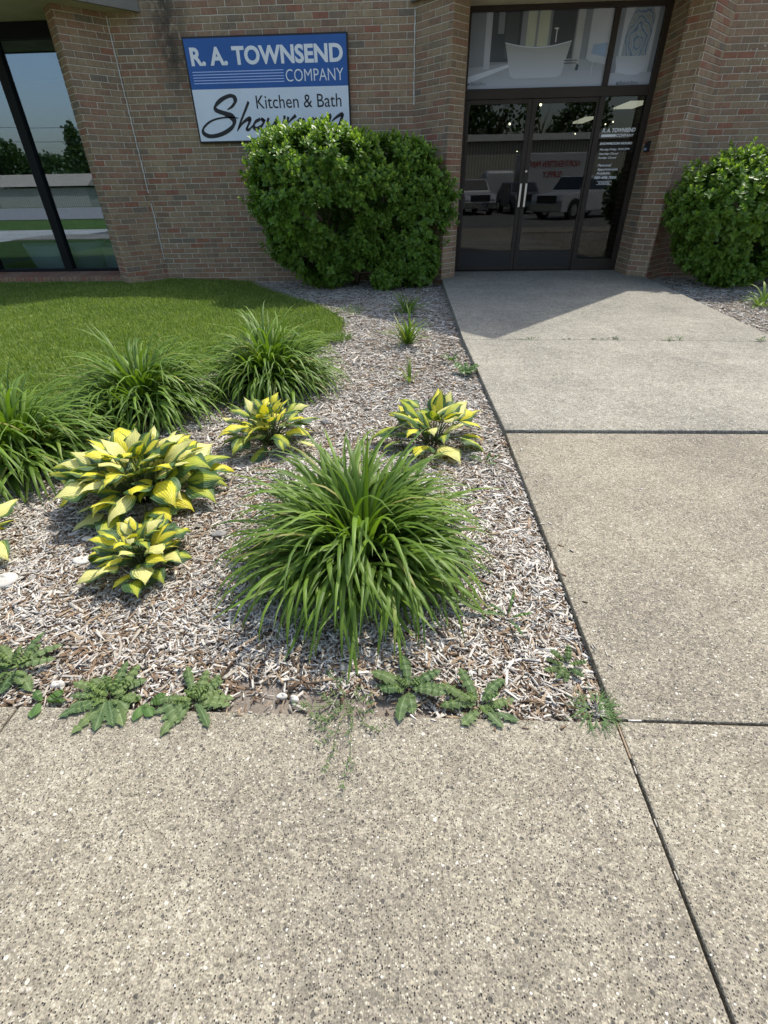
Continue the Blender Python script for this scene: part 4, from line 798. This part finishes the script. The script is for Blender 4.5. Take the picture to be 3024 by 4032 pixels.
# sprawling knotweed on the sidewalk
def knot(x, y, label):
    rr = random.Random(70); root = empty('knotweed', (x,y,0), label, 'weed'); bs, bl = Buf(), Buf(); bl.smooth = False
    def stem(p, az, L, depth, r):
        n = 9; pts = [np.array(p)]; a = az
        for i in range(n): a += rr.uniform(-.25,.25); pts.append(pts[-1]+np.array([math.cos(a)*L/n, math.sin(a)*L/n, 0])); pts[-1][2] = max(.012+.010*math.sin(i*.9), .008)
        bs.tube(pts, np.linspace(r, r*.5, n+1), 5)
        for i in range(1, n+1):
            for s in (-1, 1):
                if rr.random() < .55:
                    P, S = arch(pts[i], a+s*rr.uniform(.5,1.2), rr.uniform(.008,.016), rr.uniform(0,.6), .3, 5); t = np.linspace(0,1,5); ribbon(bl, P, S, .0024*np.sin(np.clip(t,.08,.97)*math.pi), (-1,0,1), .2, rnd=rr.random())
            if depth and rr.random() < .20: stem(pts[i], a+rr.choice((-1,1))*rr.uniform(.5,.9), L*.45, depth-1, r*.7)
    for az, L in ((-1.50,.20),(-2.0,.15),(-2.75,.15),(-1.05,.10),(-.35,.10),(2.9,.14),(1.8,.1),(.7,.1),(-2.4,.10)): stem((x,y,.012), az, L, 1, .0013)
    bs.build('stem', M['wiry'], root); bl.build('leaves', M['thistle'], root)
knot(-.165, .875, 'wiry knotweed sprawling from the bare soil onto the sidewalk')
# stones
def stone(x, y, r, fl, label, mat, seed, zo=0):
    rr = random.Random(seed); b = Buf(); n, m = 10, 14; V = []; ph = [rr.uniform(0,6) for _ in range(4)]
    for i in range(n+1):
        for j in range(m):
            th = math.pi*i/n; a = 2*math.pi*j/m; k = r*(1+.16*math.sin(2*a+ph[0])+.10*math.sin(3*a+ph[1]+th*2)+.06*math.sin(5*th+ph[2])); V.append((x+k*math.sin(th)*math.cos(a), y+.8*k*math.sin(th)*math.sin(a), float(hz(x,y))+fl*r*.35+zo+fl*k*math.cos(th)))
    b.add(V, [(i*m+j, (i+1)*m+j, (i+1)*m+(j+1)%m, i*m+(j+1)%m) for i in range(n) for j in range(m)]); o = b.build('stone', M[mat], smooth=True); tag(o, label, 'stone', 'stones in the mulch')
stone(-1.135, .945, .021, .6, 'bright white stone on brown mulch beside the left sidewalk joint', 'stone', 1)
stone(-1.66, 1.42, .055, .5, 'large pale rock at the left edge below the cut off hosta', 'stone', 2)
stone(-1.40, 1.56, .040, .35, 'flat grey rock in the mulch left of the small front hosta', 'stone', 3)
stone(-.385, .925, .016, .7, 'rounded tan pebble at the left of a pair on the bare soil', 'stone', 4)
stone(-.345, .918, .015, .7, 'rounded tan pebble at the right of a pair on the bare soil', 'stone', 5)
stone(-.20, 1.04, .02, .5, 'dark grey pebble under the tips of the foreground daylily', 'stone_g', 6)
stone(-1.47, 1.72, .028, .4, 'pale stone in the mulch between the cut off hosta and the largest one', 'stone', 7)
stone(-.86, 1.75, .03, .4, 'grey stone in the mulch right below the largest hosta', 'stone_g', 8)
stone(-.55, 3.05, .03, .6, 'small dark clod in the mulch right of the middle hosta', 'stone_g', 9)

# ------------------------------------------------------------ what the glass reflects (behind the camera)
mb = empty('metal_building', (5,-33,0), 'long low ribbed metal building across the parking lot, mirrored in the doors', 'building')
b = Buf(); b.box((-9,-48,-.3),(40,-33,4.5)); b.build('wall', M['siding'], mb); b = Buf(); b.box((-9.3,-48.3,4.5),(40.3,-32.6,4.95)); b.build('roof_edge', M['roofedge'], mb)
def wheel(par, x, y, r, w_, ax):
    n = 20; b = Buf(); V = []
    for s in (-1,1):
        for j in range(n): a = 2*math.pi*j/n; V.append((x+ax[0]*s*w_/2+ax[1]*r*math.cos(a), y+ax[1]*s*w_/2-ax[0]*r*math.cos(a), -.19+r+r*math.sin(a)))
    b.add(V, [(j,(j+1)%n,n+(j+1)%n,n+j) for j in range(n)]+[tuple(range(n))[::-1], tuple(range(n,2*n))]); t_ = b.build('wheel', M['tyre'], par); b = Buf(); V = []
    for s in (-1,1):
        for j in range(n): a = 2*math.pi*j/n; V.append((x+ax[0]*s*(w_/2+.01)+ax[1]*r*.6*math.cos(a), y+ax[1]*s*(w_/2+.01)-ax[0]*r*.6*math.cos(a), -.19+r+r*.6*math.sin(a)))
    b.add(V, [(j,(j+1)%n,n+(j+1)%n,n+j) for j in range(n)]+[tuple(range(n))[::-1], tuple(range(n,2*n))]); b.build('rim', M['chrome'], t_)
def vehicle(name, x, y, ang, label, cat, paint, prof, glass_prof, W, wb, wr):
    """prof: (s,z) side outline with s along the length, front at s=0; ang: heading of the front"""
    f = np.array([math.cos(ang), math.sin(ang)]); sd = np.array([-f[1], f[0]]); root = empty(name, (x,y,-.19), label, cat, 'vehicles parked behind the viewer')
    def PT(s, t, z): p = np.array([x,y])-f*s+sd*t; return (p[0], p[1], z-.19)
    def ext(pf, w0, w1=None, zr=(1.1,1.9)):
        V = []
        for sg in (-1,1):
            for s, z in pf: k = w0 if w1 is None else w0+(w1-w0)*min(1,max(0,(z-zr[0])/(zr[1]-zr[0]))); V.append(PT(s, sg*k/2, z))
        n = len(pf); return V, [tuple(range(n)), tuple(range(n,2*n))[::-1]]+[(i,n+i,n+(i+1)%n,(i+1)%n) for i in range(n)]
    b = Buf(); V, F = ext(prof, W, W*.80); b.add(V, F); o = b.build('body', paint, root); bevel(o, .04, 3)
    b = Buf(); V, F = ext(glass_prof, W*1.0+.012, W*.80+.012); b.add(V, F); b.build('side_window', M['carglass'], root)
    w0_, w1_ = prof[2], prof[3]; e = .03; b = Buf(); b.add([PT(w0_[0]+.10-e,-W*.42,w0_[1]+.10+e),PT(w0_[0]+.10-e,W*.42,w0_[1]+.10+e),PT(w1_[0]-.05-e,W*.37,w1_[1]-.06+e),PT(w1_[0]-.05-e,-W*.37,w1_[1]-.06+e),PT(w0_[0]+.16,-W*.42,w0_[1]+.07),PT(w0_[0]+.16,W*.42,w0_[1]+.07),PT(w1_[0]+.02,W*.37,w1_[1]-.10),PT(w1_[0]+.02,-W*.37,w1_[1]-.10)], [(0,1,2,3),(0,4,5,1),(1,5,6,2),(2,6,7,3),(3,7,4,0)]); b.build('windshield', M['carglass'], root)
    for s in wb:
        for t in (-1,1):
            b = Buf(); cc = [PT(s+(wr+.09)*math.cos(a), t*(W/2+.008), wr+(wr+.09)*math.sin(a)) for a in np.linspace(0,math.pi,12)]; b.add(cc+[PT(s, t*(W/2-.02), wr)], [tuple(range(12))]+[(i,(i+1)%12,12) for i in range(12)]); b.build('wheel_arch', M['carblack'], root)
        for t in (-1,1): c = PT(s, t*(W/2-.10), 0); wheel(root, c[0], c[1], wr, .26, (sd[0], sd[1]))
    b = Buf(); b.add([PT(-.03,-W*.30,.72),PT(-.03,W*.30,.72),PT(-.03,W*.30,1.05),PT(-.03,-W*.30,1.05),PT(.05,-W*.30,.72),PT(.05,W*.30,.72),PT(.05,W*.30,1.05),PT(.05,-W*.30,1.05)], [(0,1,2,3),(3,2,6,7),(0,4,5,1),(0,3,7,4),(1,5,6,2)]); b.build('grille', M['carblack'], root)
    for t in (-1,1):
        b = Buf(); q = [PT(-.04,t*W*.32,.82),PT(-.04,t*W*.47,.82),PT(-.04,t*W*.47,1.0),PT(-.04,t*W*.32,1.0),PT(.1,t*W*.32,.82),PT(.1,t*W*.47,.82),PT(.1,t*W*.47,1.0),PT(.1,t*W*.32,1.0)]; b.add(q, [(0,1,2,3),(3,2,6,7),(1,5,6,2),(0,4,5,1),(0,3,7,4)]); b.build('headlight', M['lamp'], root)
    b = Buf(); q = [PT(a, c_, z) for z in (.42,.66) for (a, c_) in ((-.08,-W*.48),(-.08,W*.48),(.1,W*.48),(.1,-W*.48))]; b.add(q, [(0,1,5,4),(1,2,6,5),(2,3,7,6),(3,0,4,7),(4,5,6,7),(3,2,1,0)]); b.build('bumper', M['chrome'], root)
    return root
PK = [(0,.35),(0,1.08),(1.35,1.18),(1.9,1.85),(3.55,1.88),(3.8,1.25),(5.7,1.25),(5.75,.5),(5.0,.40),(1.2,.35)]
PG = [(1.55,1.27),(1.98,1.74),(3.45,1.76),(3.6,1.27)]
vehicle('pickup_truck', 4.3,-15.2, R_(82), 'white pickup truck facing the doors, mirrored in the left door glass', 'pickup truck', M['carwhite'], PK, PG, 1.98, (.95,4.6), .42)
vehicle('pickup_truck', 6.9,-9.4, R_(142), 'silver pickup truck seen side on, mirrored in the right door glass', 'pickup truck', M['carwhite'], PK, PG, 1.98, (.95,4.6), .42)
SU = [(0,.35),(0,.95),(1.1,1.08),(1.7,1.65),(3.9,1.68),(4.5,1.1),(4.6,.4),(1.0,.32)]
vehicle('car', 7.3,-15.5, R_(85), 'dark suv parked between the two pickup trucks in the reflection', 'car', M['carblue'], SU, [(1.4,1.12),(1.78,1.56),(3.8,1.58),(4.1,1.12)], 1.85, (.9,3.7), .35)
bt = empty('box_truck', (11,-21,-.19), 'white box truck with dark red lettering parked behind the other vehicles', 'box truck')
b = Buf(); b.box((7.6,-23.4,.55),(12.2,-21,3.1)); o = b.build('cargo_box', M['carwhite'], bt); bevel(o, .05)
b = Buf(); b.prism([(5.2,-23.2),(7.3,-23.2),(7.3,-21.2),(5.2,-21.2)], .3, 2.2); o = b.build('cab', M['carwhite'], bt); bevel(o, .25, 4)
b = Buf(); V, F = text_geo('NORTHEASTERN PAINT', bold=.02); 
def put_text(b, s, xc, wid, z0, hgt, y):
    V, F = text_geo(s, bold=.02); lo, hi = V.min(0), V.max(0); X = xc+wid/2-(V[:,0]-lo[0])/(hi[0]-lo[0])*wid; Z = z0+(V[:,1]-lo[1])/(hi[1]-lo[1])*hgt; b.add(np.column_stack([X, np.full(len(X), y), Z]), F)
b = Buf(); put_text(b, 'NORTHEASTERN PAINT', 9.75, 3.5, 2.30, .36, -20.985); put_text(b, 'SUPPLY', 9.75, 1.3, 1.72, .36, -20.985); b.build('lettering', M['redpaint'], bt)
for (x, y) in ((6.2,-21.3),(6.2,-23.1),(11.8,-21.2),(11.8,-23.2)): wheel(bt, x, y, .45, .25, (0,1))
def far_tree(x, y, h, r, label, bare=False, cone=False, n=1400):
    root = empty('tree', (x,y,-.3), label, 'tree', 'trees behind the viewer, mirrored in the glass'); b = Buf(); rr = random.Random(int(x*10)+int(y))
    b.tube([(x,y,-.3),(x+.1,y,h*.3),(x,y+.1,h*.62)], [.22,.16,.07], 7)
    for i in range(26 if bare else 9):
        a = rr.uniform(0,6.28); z = h*rr.uniform(.25,.6); q = (x+r*.8*math.cos(a)*rr.uniform(.4,1), y+r*.8*math.sin(a), z+h*rr.uniform(.15,.38)); b.tube([(x,y,z),((x+q[0])/2,(y+q[1])/2,(z+q[2])/2+.2),q], [.07,.04,.01], 5)
    b.build('trunk', M['stem'], root)
    if not bare:
        blobs = [(x,y,h*.3,r,r,h*.2),(x,y,h*.52,r*.7,r*.7,h*.22),(x,y,h*.8,r*.35,r*.35,h*.2)] if cone else [(x+rr.uniform(-.5,.5)*r,y+rr.uniform(-.4,.4)*r,h*rr.uniform(.5,.78),r*rr.uniform(.45,.75),r*rr.uniform(.45,.75),h*rr.uniform(.15,.26)) for _ in range(7)]
        P, N = blob_pts(blobs, n, .12, .5); m = len(P); L = rng.uniform(.3,.6,m); leaf_cloud('crown', P, N+rng.normal(0,.6,(m,3)), N+rng.normal(0,.5,(m,3)), L, L*.45, 'tree', root, np.zeros(m))
for (x, y, h, r) in ((1.0,-52,9.2,3.2),(5.5,-54,11.0,4.0),(10.5,-54,12.5,4.2),(19.5,-55,10.5,3.6)): far_tree(x, y, h, r, 'leafy tree behind the metal building, mirrored in the doors')
far_tree(15.2,-52,10.5,3.4,'leafless tree behind the metal building, mirrored in the right door', bare=True)
def rx(px, Y): return float(pl_pt(px, 750, 19.6-Y)[0])
for (px, y, h, r, c) in ((345,-66,9.6,2.6,True),(240,-76,6.6,3.8,False),(170,-78,6.2,4.0,False),(100,-78,7.4,4.4,False),(20,-78,9,5,False),(-80,-70,11,5.5,False),(420,-78,5.0,2.6,False)):
    far_tree(rx(px,y), y, h, r, 'cone shaped evergreen across the street, mirrored in the left window' if c else 'round leafy tree across the street, mirrored in the left window', cone=c, n=3800)
hx = rx(190,-58); hs = empty('house', (hx,-58,0), 'low tan house across the street, mirrored in the left window', 'house'); b = Buf(); b.box((hx-7,-62,-.3),(hx+6,-57,2.0)); b.build('wall', M['siding'], hs)
b = Buf(); b.add([(hx-7.5,-62.5,2.2),(hx+6.5,-62.5,2.2),(hx+6.5,-56.5,2.2),(hx-7.5,-56.5,2.2),(hx-7.5,-59.5,3.6),(hx+6.5,-59.5,3.6)], [(0,1,5,4),(2,3,4,5),(1,2,5),(3,0,4),(3,2,1,0)]); b.build('roof', simple('tan_shingles', (.33,.28,.22), .9, .1), hs)
for x in (-16, -64): 
    up_ = empty('utility_pole', (x,-50,-.3), 'wooden utility pole '+('nearer the doors' if x > -20 else 'far down the street')+', behind the viewer', 'utility pole', 'utility poles'); b = Buf(); b.tube([(x,-50,-.3),(x,-50,10)], [.16,.12], 8); b.box((x-.1,-51,8.9),(x+.1,-49,9.05)); b.build('pole', M['brown_wood'], up_)
for k, z in enumerate((8.9, 7.6)):
    b = Buf(); b.tube([(-16-48*i/12, -50, z-1.2*math.sin(math.pi*i/12)) for i in range(13)], .02, 4); tag(b.build('power_line', M['carblack']), ('upper' if k == 0 else 'lower')+' power line strung between the two utility poles', 'power line')
